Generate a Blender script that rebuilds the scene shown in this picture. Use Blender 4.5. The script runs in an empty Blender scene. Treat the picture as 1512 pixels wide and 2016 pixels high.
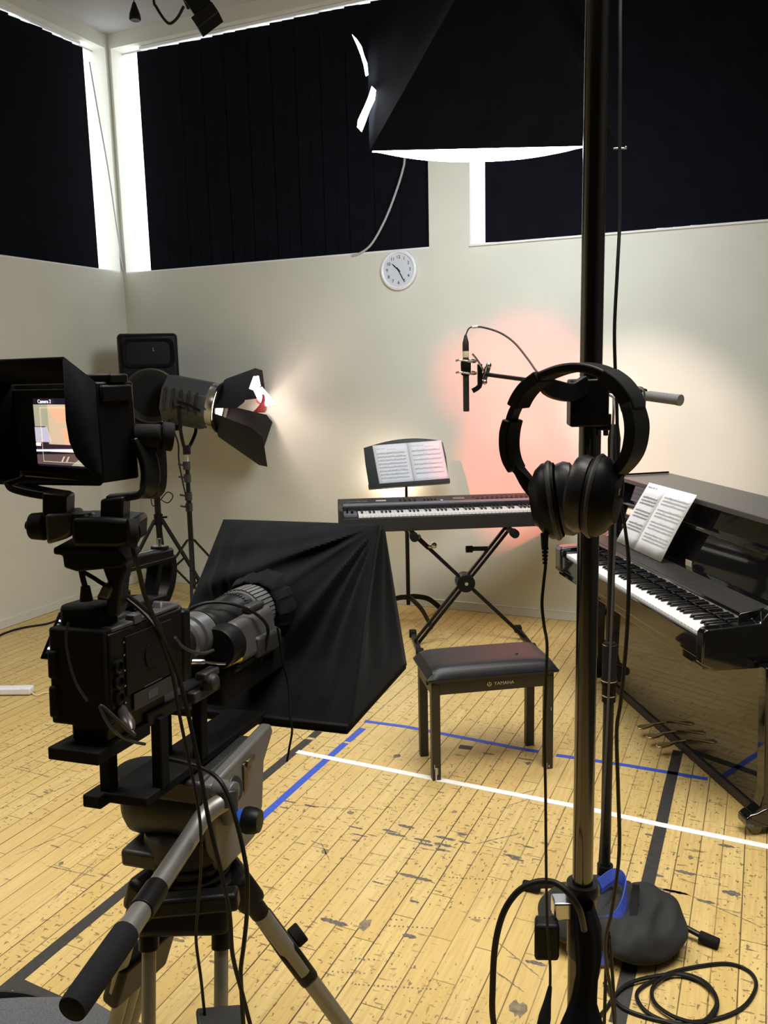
import bpy, math, random
from mathutils import Vector as V, Matrix
random.seed(7)
S = bpy.context.scene
COL = S.collection
PI = math.pi
R = math.radians

# ------------------------------------------------------------------ camera
FPX, EYE = 1680.0, 1.65
PITCH, ROLL = R(9.357), R(-1.308)
fwd = V((0, math.cos(PITCH), -math.sin(PITCH)))
r0 = V((1, 0, 0)); u0 = r0.cross(fwd)
cr, sr = math.cos(ROLL), math.sin(ROLL)
cam_r = r0 * cr + u0 * sr
cam_u = u0 * cr - r0 * sr
C = V((0, 0, EYE))
cam = bpy.data.cameras.new('camera'); camo = bpy.data.objects.new('camera', cam); COL.objects.link(camo)
cam.sensor_fit = 'VERTICAL'; cam.sensor_height = 36.0; cam.lens = 36.0 * FPX / 2016.0
cam.clip_start = 0.05
camo.matrix_world = Matrix(((cam_r.x, cam_u.x, -fwd.x, C.x), (cam_r.y, cam_u.y, -fwd.y, C.y), (cam_r.z, cam_u.z, -fwd.z, C.z), (0, 0, 0, 1)))
S.camera = camo

# measuring helpers: a sighting line through a photo pixel, met with a real plane of the room
def ray(px, py): return cam_r * ((px - 756) / FPX) - cam_u * ((py - 1008) / FPX) + fwd
def fl(px, py, z=0.0):
    d = ray(px, py); return C + d * ((z - EYE) / d.z)
def at(px, py, y):
    d = ray(px, py); return C + d * (y / d.y)
AZ = R(-24.18)
DB = V((math.cos(AZ), math.sin(AZ), 0)); NB = V((-DB.y, DB.x, 0))
KC = V((-1.990, 6.874, 0))                       # inner corner of the two walls
def wb(s, n, z): return KC + DB * s + NB * n + V((0, 0, z))        # back wall: s along it, n outwards
def onB(px, py, n=0.0):
    d = ray(px, py); t = ((KC + NB * n - C).dot(NB)) / d.dot(NB); return C + d * t

class Fr:
    def __init__(s, o, x, y, z=None):
        s.o = V(o); s.x = V(x).normalized(); s.y = V(y).normalized(); s.z = V(z).normalized() if z is not None else s.x.cross(s.y)
    def __call__(s, a, b, c): return s.o + s.x * a + s.y * b + s.z * c
    def at(s, a, b, c): return Fr(s(a, b, c), s.x, s.y, s.z)
W = Fr((0, 0, 0), (1, 0, 0), (0, 1, 0))
FB = Fr(KC, DB, NB)                              # back wall frame
def axfr(o, axis, ref=(0, 0, 1)):                # frame whose z runs along axis
    z = V(axis).normalized(); r = V(ref)
    if abs(z.dot(r)) > .97: r = V((1, 0, 0))
    x = r.cross(z).normalized(); return Fr(o, x, z.cross(x), z)

# ------------------------------------------------------------------ mesh builder
ROOT = {}
def srgb(r, g, b):
    f = lambda c: (c / 255) / 12.92 if c / 255 <= .04045 else ((c / 255 + .055) / 1.055) ** 2.4
    return (f(r), f(g), f(b))
class MB:
    def __init__(s, fr=W): s.v = []; s.f = []; s.m = []; s.mi = 0; s.fr = fr
    def add(s, pts, faces, raw=False):
        n = len(s.v); s.v += [V(p) if raw else s.fr(*p) for p in pts]
        for f in faces: s.f.append([i + n for i in f]); s.m.append(s.mi)
        return s
    def box(s, c, d, fr=None):
        fr = fr or s.fr; x, y, z = d[0] / 2, d[1] / 2, d[2] / 2
        P = [fr(c[0] + i * x, c[1] + j * y, c[2] + k * z) for i in (-1, 1) for j in (-1, 1) for k in (-1, 1)]
        return s.add(P, [(0, 1, 3, 2), (4, 6, 7, 5), (0, 4, 5, 1), (2, 3, 7, 6), (0, 2, 6, 4), (1, 5, 7, 3)], True)
    def bx(s, a, b, fr=None):
        return s.box([(a[i] + b[i]) / 2 for i in range(3)], [abs(b[i] - a[i]) for i in range(3)], fr)
    def hexa(s, P, raw=True):     # 8 points: bottom quad (ccw) then top quad
        return s.add(P, [(3, 2, 1, 0), (4, 5, 6, 7), (0, 1, 5, 4), (1, 2, 6, 5), (2, 3, 7, 6), (3, 0, 4, 7)], raw)
    def cyl(s, p, q, r, r2=None, n=16, raw=True):
        p = V(p) if raw else s.fr(*p); q = V(q) if raw else s.fr(*q); r2 = r if r2 is None else r2
        fr = axfr(p, q - p); L = (q - p).length
        return s.lathe([(0, 0), (r, 0), (r2, L), (0, L)], fr, n)
    def lathe(s, prof, fr=None, n=24, ang=2 * PI, a0=0.0):
        fr = fr or s.fr; full = abs(ang - 2 * PI) < 1e-6; m = n if full else n + 1; k = len(prof); P = []; F = []
        for i in range(m):
            a = a0 + ang * i / n; c, sn = math.cos(a), math.sin(a)
            for r, h in prof: P.append(fr(r * c, r * sn, h))
        for i in range(n):
            j = (i + 1) % m
            for t in range(k - 1):
                q = [i * k + t, j * k + t, j * k + t + 1, i * k + t + 1]
                if prof[t][0] < 1e-7: q = [q[0], q[2], q[3]]
                elif prof[t + 1][0] < 1e-7: q = [q[0], q[1], q[2]]
                F.append(q)
        return s.add(P, F, True)
    def tube(s, pts, r, n=8, closed=False, smooth=6, raw=True, cap=True):
        pts = [V(p) if raw else s.fr(*p) for p in pts]
        rs = list(r) if isinstance(r, (list, tuple)) else [r] * len(pts)
        if smooth > 1 and len(pts) > 2: pts, rs = spline(pts, rs, smooth, closed)
        m = len(pts); P = []; F = []; up = None
        for i in range(m):
            t = (pts[(i + 1) % m] - pts[i - 1]) if closed else (pts[min(i + 1, m - 1)] - pts[max(i - 1, 0)])
            if t.length < 1e-9: t = V((0, 0, 1))
            t.normalize()
            if up is None:
                up = t.orthogonal().normalized()
            up = (up - t * up.dot(t));  up = up.normalized() if up.length > 1e-6 else t.orthogonal().normalized()
            w = t.cross(up)
            for k in range(n):
                a = 2 * PI * k / n; P.append(pts[i] + (up * math.cos(a) + w * math.sin(a)) * rs[i])
        for i in range(m if closed else m - 1):
            j = (i + 1) % m
            for k in range(n):
                l = (k + 1) % n; F.append([i * n + k, i * n + l, j * n + l, j * n + k])
        if cap and not closed: F.append(list(range(n))[::-1]); F.append([(m - 1) * n + k for k in range(n)])
        return s.add(P, F, True)
    def strap(s, pts, wid, w, t, smooth=6, closed=False, raw=True):   # rectangular section: w along wid, t across
        pts = [V(p) if raw else s.fr(*p) for p in pts]; m0 = len(pts)
        ws = list(w) if isinstance(w, (list, tuple)) else [w] * m0
        if smooth > 1: pts, ws = spline(pts, ws, smooth, closed)
        m = len(pts); P = []; F = []; wid = V(wid).normalized()
        for i in range(m):
            tg = (pts[(i + 1) % m] - pts[i - 1]) if closed else (pts[min(i + 1, m - 1)] - pts[max(i - 1, 0)])
            wd = (wid - tg.normalized() * wid.dot(tg.normalized())).normalized(); nn = tg.cross(wd).normalized()
            for a, b in ((-1, -1), (1, -1), (1, 1), (-1, 1)): P.append(pts[i] + wd * (a * ws[i] / 2) + nn * (b * t / 2))
        for i in range(m if closed else m - 1):
            j = (i + 1) % m
            for k in range(4): F.append([i * 4 + k, i * 4 + (k + 1) % 4, j * 4 + (k + 1) % 4, j * 4 + k])
        if not closed: F.append([3, 2, 1, 0]); F.append([(m - 1) * 4 + k for k in range(4)])
        return s.add(P, F, True)
    def prism(s, poly, h0, h1, fr=None):      # polygon in the frame's x,y, extruded along its z
        fr = fr or s.fr; n = len(poly)
        P = [fr(x, y, h0) for x, y in poly] + [fr(x, y, h1) for x, y in poly]
        return s.add(P, [list(range(n))[::-1], list(range(n, 2 * n))] + [[i, (i + 1) % n, n + (i + 1) % n, n + i] for i in range(n)], True)
    def grid(s, nx, ny, fn, raw=True):
        P = [fn(i / nx, j / ny) for j in range(ny + 1) for i in range(nx + 1)]
        return s.add(P, [[j * (nx + 1) + i, j * (nx + 1) + i + 1, (j + 1) * (nx + 1) + i + 1, (j + 1) * (nx + 1) + i] for j in range(ny) for i in range(nx)], raw)
    def ball(s, c, r, fr=None, n=16, m=10):   # ellipsoid, r = (rx, ry, rz)
        fr = fr or s.fr; r = r if isinstance(r, (list, tuple)) else (r, r, r); P = []; F = []
        for j in range(m + 1):
            t = PI * j / m
            for i in range(n):
                a = 2 * PI * i / n; P.append(fr(c[0] + r[0] * math.sin(t) * math.cos(a), c[1] + r[1] * math.sin(t) * math.sin(a), c[2] + r[2] * math.cos(t)))
        for j in range(m):
            for i in range(n):
                l = (i + 1) % n; F.append([j * n + i, (j + 1) * n + i, (j + 1) * n + l, j * n + l])
        return s.add(P, F, True)
    def build(s, name, mat, parent=None, bevel=0, smooth=True, loc=None, sub=0, seg=2, solid=0):
        base = ROOT.get(parent, V((0, 0, 0))) if parent is not None else V(loc if loc is not None else (0, 0, 0))
        me = bpy.data.meshes.new(name); me.from_pydata([tuple(p - base) for p in s.v], [], s.f)
        for m in (mat if isinstance(mat, list) else [mat]): me.materials.append(m)
        for p, k in zip(me.polygons, s.m): p.material_index = k
        me.validate(); me.update()
        import bmesh
        b = bmesh.new(); b.from_mesh(me); bmesh.ops.remove_doubles(b, verts=b.verts, dist=1e-6); bmesh.ops.recalc_face_normals(b, faces=b.faces); b.to_mesh(me); b.free()
        o = bpy.data.objects.new(name, me); COL.objects.link(o)
        if parent is None: o.location = base
        else: o.parent = parent
        ROOT[o] = base
        if solid:
            md = o.modifiers.new('Solid', 'SOLIDIFY'); md.thickness = solid; md.offset = 0
        if bevel:
            md = o.modifiers.new('Bevel', 'BEVEL'); md.width = bevel; md.segments = seg; md.limit_method = 'ANGLE'; md.angle_limit = R(40); md.harden_normals = False
        if sub:
            md = o.modifiers.new('Sub', 'SUBSURF'); md.levels = sub; md.render_levels = sub
        if smooth:
            for p in me.polygons: p.use_smooth = True
            me.set_sharp_from_angle(angle=R(35))
        return o
def spline(pts, rs, k, closed=False):
    out = []; ro = []; n = len(pts)
    for i in range(n if closed else n - 1):
        g = (lambda j: pts[j % n]) if closed else (lambda j: pts[max(0, min(n - 1, j))])
        p0, p1, p2, p3 = g(i - 1), g(i), g(i + 1), g(i + 2)
        for q in range(k):
            t = q / k
            out.append(.5 * ((2 * p1) + (p2 - p0) * t + (2 * p0 - 5 * p1 + 4 * p2 - p3) * t * t + (3 * p1 - p0 - 3 * p2 + p3) * t ** 3))
            ro.append(rs[i] * (1 - t) + rs[(i + 1) % n] * t)
    if not closed: out.append(pts[-1]); ro.append(rs[-1])
    return out, ro
def tag(o, label, cat, group=None, kind=None):
    o['label'] = label; o['category'] = cat
    if group: o['group'] = group
    if kind: o['kind'] = kind
    return o
def thing(name, label, cat, loc, group=None):
    o = bpy.data.objects.new(name, None); COL.objects.link(o); o.location = V(loc); o.empty_display_size = .05
    ROOT[o] = V(loc); return tag(o, label, cat, group)
def copy(o, parent, shift):                  # a repeated part: shares mesh data
    c = o.copy(); COL.objects.link(c); c.parent = parent; c.location = o.location + V(shift); ROOT[c] = ROOT[o]; return c
def text(name, body, size, fr, mat, parent, depth=.0006, align='CENTER'):
    cu = bpy.data.curves.new(name, 'FONT'); cu.body = body; cu.size = size; cu.align_x = align; cu.align_y = 'CENTER'; cu.extrude = depth
    t = bpy.data.objects.new('tmp', cu); COL.objects.link(t)
    dg = bpy.context.evaluated_depsgraph_get(); me = bpy.data.meshes.new_from_object(t.evaluated_get(dg)); bpy.data.objects.remove(t)
    m = MB(fr); m.add([tuple(v.co) for v in me.vertices], [list(p.vertices) for p in me.polygons]); return m.build(name, mat, parent, smooth=False)

# ------------------------------------------------------------------ materials
def newmat(name):
    m = bpy.data.materials.new(name); m.use_nodes = True; return m, m.node_tree, m.node_tree.nodes['Principled BSDF']
def setin(b, **k):
    for n, v in k.items():
        n = n.replace('_', ' ')
        if n in b.inputs: b.inputs[n].default_value = v
def mat(name, col, rough=.5, metal=0.0, var=.08, scale=40.0, bump=0.0, bscale=None, coat=0.0, sheen=0.0, spec=.5, stretch=None):
    m, nt, b = newmat(name); L = nt.links
    setin(b, Roughness=rough, Metallic=metal, Coat_Weight=coat, Sheen_Weight=sheen, Specular_IOR_Level=spec)
    tc = nt.nodes.new('ShaderNodeTexCoord'); nz = nt.nodes.new('ShaderNodeTexNoise'); nz.inputs['Scale'].default_value = scale; nz.inputs['Detail'].default_value = 4
    src = tc.outputs['Object']
    if stretch:
        mp = nt.nodes.new('ShaderNodeMapping'); mp.inputs['Scale'].default_value = stretch; L.new(src, mp.inputs['Vector']); src = mp.outputs['Vector']
    L.new(src, nz.inputs['Vector'])
    rp = nt.nodes.new('ShaderNodeValToRGB'); c = V(col)
    rp.color_ramp.elements[0].position = .3; rp.color_ramp.elements[1].position = .7
    rp.color_ramp.elements[0].color = (*(c * (1 - var)), 1); rp.color_ramp.elements[1].color = (*[min(1, x) for x in c * (1 + var)], 1)
    L.new(nz.outputs['Fac'], rp.inputs['Fac']); L.new(rp.outputs['Color'], b.inputs['Base Color'])
    if bump:
        n2 = nt.nodes.new('ShaderNodeTexNoise'); n2.inputs['Scale'].default_value = bscale or scale * 4; n2.inputs['Detail'].default_value = 3; L.new(src, n2.inputs['Vector'])
        bp = nt.nodes.new('ShaderNodeBump'); bp.inputs['Strength'].default_value = bump; bp.inputs['Distance'].default_value = .002
        L.new(n2.outputs['Fac'], bp.inputs['Height']); L.new(bp.outputs['Normal'], b.inputs['Normal'])
    return m
def glow(name, col, s):
    m, nt, b = newmat(name); setin(b, Base_Color=(*col, 1), Roughness=.6, Emission_Color=(*col, 1), Emission_Strength=s); return m
black_plastic = mat('black_plastic', (.006, .006, .0065), .42, var=.2, bump=.05, spec=.16)
black_matte = mat('black_matte', (.0045, .0045, .005), .7, var=.2, bump=.1, spec=.15)
black_metal = mat('black_metal', (.009, .009, .0095), .36, .15, var=.15, spec=.25)
grey_metal = mat('grey_metal', (.13, .13, .13), .4, .6, var=.12)
dark_grey = mat('dark_grey', (.024, .024, .025), .5, .1, var=.15, bump=.05)
mid_grey = mat('mid_grey', (.055, .055, .058), .5, .1, var=.1, bump=.06)
tube_grey = mat('tube_grey', (.21, .205, .195), .4, .6, var=.08, scale=12)
silver = mat('silver', (.55, .55, .56), .25, 1.0, var=.05)
chrome = mat('chrome', (.14, .135, .13), .17, 1.0, var=.1, scale=6, stretch=(60, 60, 1))
dull_metal = mat('dull_metal', (.16, .14, .10), .42, .9, var=.2, scale=20)
rubber = mat('rubber', (.006, .006, .0065), .8, spec=.2, var=.2, bump=.15)
foam = mat('foam', (.008, .0085, .011), .9, spec=.2, var=.25, scale=300, bump=.3)
foam_grey = mat('foam_grey', (.15, .15, .16), .85, var=.1, scale=200, bump=.2)
velvet = mat('velvet', (.0048, .0060, .0082), .9, var=.25, scale=25, bump=.25, bscale=400, sheen=.022, spec=.1)
cloth_black = mat('cloth_black', (.0042, .0048, .008), .9, var=.2, scale=8, bump=.1, bscale=300, spec=.1)
bag_cloth = mat('bag_cloth', (.0115, .0125, .0135), .8, var=.15, scale=14, bump=.2, bscale=600)
felt = mat('felt', (.10, .107, .118), .95, var=.35, scale=260, bump=.6, bscale=500)
leather = mat('leather', (.010, .010, .013), .38, var=.15, scale=30, bump=.12, bscale=500, spec=.4)
stool_wood = mat('stool_wood', (.020, .017, .010), .45, var=.15, scale=10, bump=.05)
ebony = mat('ebony', (.0045, .0045, .005), .055, var=.1, coat=.6)
ebony_dull = mat('ebony_dull', (.022, .020, .018), .5, var=.3, scale=60, bump=.15)
lid_satin = mat('lid_satin', (.055, .05, .05), .32, var=.08)
key_white = mat('key_white', (.82, .82, .80), .3, var=.03)
key_black = mat('key_black', (.008, .008, .008), .25, var=.1)
synth = mat('synth', (.016, .0155, .016), .5, var=.12, scale=120, bump=.1)
synth_panel = mat('synth_panel', (.16, .16, .19), .4, .2, var=.06)
cream = mat('cream', (.66, .66, .575), .55, var=.03, scale=3.0, bump=.12, bscale=90)
white_paint = mat('white_paint', (.80, .80, .80), .5, var=.03, scale=5)
ceil_mat = mat('ceil_mat', (.45, .45, .445), .8, var=.04, scale=4)
white_plastic = mat('white_plastic', (.78, .79, .83), .35, var=.03)
clock_face = mat('clock_face', (.62, .66, .72), .4, var=.02)
paper = mat('paper', (.84, .85, .88), .7, var=.02, scale=20)
ink = mat('ink', (.30, .30, .33), .8, var=.3, scale=300)
ink_soft = mat('ink_soft', (.50, .51, .54), .8, var=.3, scale=300)
brass = mat('brass', (.62, .47, .22), .22, 1.0, var=.1)
gold_print = mat('gold_print', (.62, .55, .38), .4, .5, var=.05)
blue_web = mat('blue_web', (.035, .07, .42), .7, var=.15, scale=120, bump=.2)
blue_plastic = mat('blue_plastic', (.03, .12, .65), .45, var=.1)
yellow = mat('yellow', (.62, .54, .04), .5, var=.1)
red_gel = mat('red_gel', (.5, .04, .05), .35, var=.15)
cord_white = mat('cord_white', (.42, .42, .43), .6, var=.08)
cord_tan = mat('cord_tan', (.72, .60, .32), .6, var=.1)
cable_black = mat('cable_black', (.006, .006, .006), .5, var=.2, spec=.25)
tape_white = mat('tape_white', (.88, .88, .86), .6, var=.05, scale=60)
tape_blue = mat('tape_blue', (.035, .085, .50), .55, var=.12, scale=60)
tape_black = mat('tape_black', (.030, .028, .026), .6, var=.25, scale=60)
tag_grey = mat('tag_grey', (.30, .30, .30), .5, var=.1)
sticker = mat('sticker', (.45, .40, .28), .7, var=.2)
# ------------------------------------------------------------------ room
ZC = 4.175; Z1, Z2 = 2.442, 4.075; SMAX, TMAX = 6.2, 9.2; TH = .16
def struct(o, label, cat): return tag(o, label, cat, kind='structure')
# floor: plank boards run parallel to the left wall; worn strip pattern
def floor_material():
    m, nt, b = newmat('board_floor'); N = nt.nodes; L = nt.links
    def mth(op, a, bb=None, c=None, clamp=False):
        n = N.new('ShaderNodeMath'); n.operation = op; n.use_clamp = clamp
        for i, q in enumerate((a, bb, c)):
            if q is None: continue
            if isinstance(q, (int, float)): n.inputs[i].default_value = q
            else: L.new(q, n.inputs[i])
        return n.outputs[0]
    def ramp(x, lo, hi, inv=False):
        n = N.new('ShaderNodeMapRange'); n.inputs['From Min'].default_value = lo; n.inputs['From Max'].default_value = hi
        n.inputs['To Min'].default_value = 1 if inv else 0; n.inputs['To Max'].default_value = 0 if inv else 1; n.clamp = True; n.interpolation_type = 'SMOOTHSTEP'
        L.new(x, n.inputs['Value']); return n.outputs['Result']
    def white(a, bq=None):
        n = N.new('ShaderNodeTexWhiteNoise'); n.noise_dimensions = '2D'; c = N.new('ShaderNodeCombineXYZ')
        L.new(a, c.inputs[0]);
        if bq is not None: L.new(bq, c.inputs[1])
        L.new(c.outputs[0], n.inputs['Vector']); return n.outputs['Value']
    def noise(vec, scale, det=3, rough=.5):
        n = N.new('ShaderNodeTexNoise'); n.inputs['Scale'].default_value = scale; n.inputs['Detail'].default_value = det; n.inputs['Roughness'].default_value = rough; L.new(vec, n.inputs['Vector']); return n.outputs['Fac']
    def mapped(vec, sc, loc=(0, 0, 0)):
        n = N.new('ShaderNodeMapping'); n.inputs['Scale'].default_value = sc; n.inputs['Location'].default_value = loc; L.new(vec, n.inputs['Vector']); return n.outputs['Vector']
    def mixc(f, a, bq):
        n = N.new('ShaderNodeMix'); n.data_type = 'RGBA'; L.new(f, n.inputs['Factor'])
        for q, k in ((a, 'A'), (bq, 'B')):
            i = [s for s in n.inputs if s.name == k and s.type == 'RGBA'][0]
            if isinstance(q, tuple): i.default_value = (*q, 1)
            else: L.new(q, i)
        return [s for s in n.outputs if s.type == 'RGBA'][0]
    tc = N.new('ShaderNodeTexCoord'); rot = N.new('ShaderNodeMapping'); rot.inputs['Rotation'].default_value = (0, 0, -AZ)   # x across boards, y along
    L.new(tc.outputs['Object'], rot.inputs['Vector']); vec = rot.outputs['Vector']
    sp = N.new('ShaderNodeSeparateXYZ'); L.new(vec, sp.inputs[0]); x, y = sp.outputs[0], sp.outputs[1]
    PW = .070
    q = mth('DIVIDE', x, PW); row = mth('FLOOR', q); fr = mth('FRACT', q)
    rr = white(row)
    rr2 = white(row, row)
    lp = mth('ADD', mth('DIVIDE', y, .52), mth('MULTIPLY', rr, 7.3)); pid = mth('FLOOR', lp); fp = mth('FRACT', lp)
    pr = white(row, pid)
    edge = mth('ABSOLUTE', mth('SUBTRACT', fr, .5))
    wob = noise(mapped(vec, (3, 3, 3)), 3)
    dist = mth('ADD', mth('MULTIPLY', mth('SUBTRACT', .5, edge), PW), mth('MULTIPLY', mth('SUBTRACT', wob, .5), .0014))
    seam = ramp(dist, .0008, .0030, True)
    # seam strength: darker where grime collected, differs from board to board
    patch = noise(mapped(vec, (6, .8, 1)), 1.6)
    sst = mth('MULTIPLY', seam, mth('ADD', .50, mth('MULTIPLY', ramp(mth('ADD', mth('MULTIPLY', rr2, .5), mth('MULTIPLY', patch, .6)), .42, .72), .55)))
    endj = ramp(mth('MULTIPLY', mth('ABSOLUTE', mth('SUBTRACT', fp, .5)), 1.0), .4955, .4985)
    endj = mth('MULTIPLY', endj, mth('ADD', .35, mth('MULTIPLY', pr, .6)))
    grain = noise(mapped(vec, (90, 5, 1)), 1.0, 4, .6)
    tone = noise(mapped(vec, (.8, .8, 1)), 1.2, 3)
    base = mixc(mth('MULTIPLY', pr, .85), (.565, .408, .146), (.640, .486, .208))
    base = mixc(ramp(grain, .35, .75), base, (.50, .345, .130))
    base = mixc(mth('MULTIPLY', ramp(tone, .45, .75), .35), base, (.66, .51, .27))
    # heel scuffs: short dark dashes across and along the boards
    gate = noise(mapped(vec, (1, 1, 1), (3.1, 1.7, 0)), 1.7, 2)
    d1 = noise(mapped(vec, (24, 85, 1)), 1.0, 2, .5); d1 = mth('MULTIPLY', ramp(d1, .635, .67), ramp(gate, .36, .56))
    d2 = noise(mapped(vec, (80, 34, 1), (7, 3, 0)), 1.0, 2, .5); d2 = mth('MULTIPLY', ramp(d2, .64, .675), ramp(gate, .30, .52))
    d3 = noise(mapped(vec, (9, 42, 1), (2, 9, 0)), 1.0, 3, .6); d3 = mth('MULTIPLY', ramp(d3, .66, .685), .75)
    d4 = noise(mapped(vec, (60, 9, 1), (5, 2, 0)), 1.0, 3, .6); d4 = mth('MULTIPLY', ramp(d4, .69, .73), .6)
    dirt = mth('MAXIMUM', mth('MAXIMUM', mth('MULTIPLY', d1, .9), mth('MULTIPLY', d2, .9)), mth('MAXIMUM', d3, d4))
    col = mixc(mth('MULTIPLY', dirt, .82), base, (.085, .062, .035))
    col = mixc(mth('MAXIMUM', sst, endj), col, (.060, .040, .018))
    L.new(col, b.inputs['Base Color'])
    rg = mth('ADD', .34, mth('MULTIPLY', tone, .22)); L.new(rg, b.inputs['Roughness']); setin(b, Specular_IOR_Level=.35)
    bp = N.new('ShaderNodeBump'); bp.inputs['Strength'].default_value = .25; bp.inputs['Distance'].default_value = .001
    L.new(mth('SUBTRACT', 1.0, mth('MAXIMUM', seam, endj)), bp.inputs['Height']); L.new(bp.outputs['Normal'], b.inputs['Normal'])
    return m
scuff = mat('scuff', (.125, .108, .09), .6, var=.5, scale=90)
scuff_soft = mat('scuff_soft', (.20, .155, .095), .6, var=.4, scale=60)
f = MB(FB); f.box((SMAX / 2, -TMAX / 2, -.05), (SMAX + .4, TMAX + .4, .1))
def mark(px, py, w, d, k=1, ang=None, jag=.2):       # flat wear mark lying on the boards, w across, d along
    f.mi = k; c = fl(px, py, .0004); a = AZ if ang is None else ang
    X = V((math.cos(a), math.sin(a), 0)); Y = V((-X.y, X.x, 0)); n = max(4, int(w / .006)); top = []; bot = []
    for i in range(n + 1):
        t = -w / 2 + w * i / n; e = 1 - abs(2 * i / n - 1) ** 6
        top.append(c + X * t + Y * (d / 2 * e * (1 + random.uniform(-jag, jag) * 2))); bot.append(c + X * t - Y * (d / 2 * e * (1 + random.uniform(-jag, jag) * 2)))
    P = top + bot; m = n + 1
    f.add(P, [[i, i + 1, m + i + 1, m + i] for i in range(n)], True); f.mi = 0
SC = 1.15
for q in ((700, 1629, .055, .008), (708, 1644, .06, .007), (700, 1655, .03, .006), (800, 1627, .06, .013), (780, 1643, .07, .012), (768, 1636, .055, .010), (832, 1654, .06, .012), (838, 1662, .05, .010),
          (876, 1650, .07, .012), (872, 1663, .06, .013), (868, 1673, .035, .012), (910, 1642, .035, .012), (915, 1658, .04, .010), (818, 1727, .105, .013), (565, 1577, .075, .008), (610, 1586, .045, .010),
          (560, 1590, .04, .008), (1010, 1686, .055, .012), (1018, 1692, .045, .010), (1040, 1667, .04, .009), (658, 1815, .085, .014), (806, 1843, .04, .014), (962, 1484, .05, .010), (1285, 1645, .05, .010), (1430, 1665, .05, .012),
          (1055, 1896, .055, .012), (1330, 1756, .07, .011), (1390, 1775, .05, .012), (1312, 1752, .12, .009), (782, 1488, .03, .03), (816, 1775, .03, .010), (745, 1738, .045, .006), (1360, 1925, .05, .02),
          (1440, 1758, .05, .02), (1350, 1718, .06, .014), (1290, 1722, .05, .012), (1035, 1495, .06, .008), (1040, 1502, .02, .025)): mark(q[0], q[1], q[2] * SC, q[3] * SC)
for q in ((718, 1820, .035, .05), (1020, 1985, .05, .05), (1360, 1688, .02, .02), (690, 1600, .03, .02), (590, 1660, .05, .006), (640, 1676, .03, .03), (895, 1598, .02, .02), (880, 1706, .012, .012), (935, 1677, .012, .014),
          (672, 1690, .012, .010), (995, 1676, .014, .010), (1330, 1860, .06, .012), (1185, 1850, .05, .02), (440, 1900, .10, .012), (350, 1850, .05, .012), (90, 1560, .03, .01), (50, 1512, .07, .006), (120, 1700, .02, .02), (60, 1600, .02, .01)): mark(*q, k=2)
for y0, x0, x1 in ((1727, 885, 985), (1912, 645, 725), (1887, 700, 740), (1822, 760, 850), (1810, 770, 800), (1806, 925, 985), (1938, 700, 860), (1745, 1180, 1320)):   # rows of stiletto dents
    x = x0
    while x < x1: mark(x, y0 + (x - x0) * .06, .007, .006, 2 if y0 > 1900 else 1); x += random.uniform(7, 11)
for px, py, L_, a in ((1020, 1580, .16, .5), (1035, 1560, .12, .45), (985, 1650, .2, .35), (640, 1676, .12, 1.9), (625, 1660, .06, -.6), (650, 1590, .3, -.2), (1375, 1500, .2, -.9), (1420, 1790, .25, -.8), (1130, 1770, .1, 1.2), (1010, 1880, .22, -1.0), (1000, 1930, .12, -.9), (60, 1520, .25, -.45), (100, 1560, .2, .9), (110, 1650, .3, .8), (140, 1715, .22, -.35), (150, 1730, .25, 1.3), (660, 1472, .12, -.3), (590, 1450, .12, -1.1), (570, 1432, .1, 1.0), (960, 1464, .1, -.1)):
    mark(px, py, L_, .004, 2, a, .5)
floor = struct(f.build('floor', [floor_material(), scuff, scuff_soft]), 'worn yellow wooden board floor with scuffs', 'floor')

dark_wall = mat('dark_wall', (.05, .05, .055), .9)  # for the unseen walls, darkened to cut bounce light and reflections
m = MB(FB); e = .003
m.bx((-TH, 0, 0), (SMAX + .2, TH, Z1)); m.bx((-TH, 0, Z2), (SMAX + .2, TH, ZC)); m.bx((-TH, 0, Z1), (.03, TH, Z2))
m.bx((2.551, 0, Z1), (2.831, TH, Z2)); m.bx((5.6, 0, Z1), (SMAX + .2, TH, Z2))
struct(m.build('wall_back', cream), 'cream back wall with two high window openings', 'wall')
m = MB(FB)
m.bx((-TH, 0, 0), (0, -TMAX - .2, Z1 + .008)); m.bx((-TH, 0, Z2), (0, -TMAX - .2, ZC)); m.bx((-TH, 0, Z1 + .008), (0, -.03, Z2)); m.bx((-TH, -3.2, Z1 + .008), (0, -TMAX - .2, Z2))
struct(m.build('wall_left', cream), 'cream left wall with one high window opening', 'wall')
m = MB(FB); m.bx((SMAX, .16, 0), (SMAX + .2, -TMAX - .2, ZC)); struct(m.build('wall_right', dark_wall), 'unseen right wall, coloured dark to weaken reflections', 'wall')
m = MB(FB); m.bx((0, -TMAX, 0), (SMAX, -TMAX - .2, ZC)); struct(m.build('wall_front', dark_wall), 'unseen wall behind the viewer, coloured dark to hold back fill light', 'wall')
m = MB(FB); m.bx((-.16, .16, ZC), (SMAX + .2, -TMAX - .2, ZC + .15)); struct(m.build('ceiling', ceil_mat), 'grey white ceiling', 'ceiling')
m = MB(FB); m.bx((.012, -.012, 0), (SMAX, 0, .062)); m.bx((.012, -.014, .056), (SMAX, 0, .062)); struct(m.build('baseboard_back', cream, bevel=.003), 'low cream baseboard along the back wall', 'baseboard')
m = MB(FB); m.bx((0, 0, 0), (.012, -TMAX, .062)); struct(m.build('baseboard_left', cream, bevel=.003), 'low cream baseboard along the left wall', 'baseboard')

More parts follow.
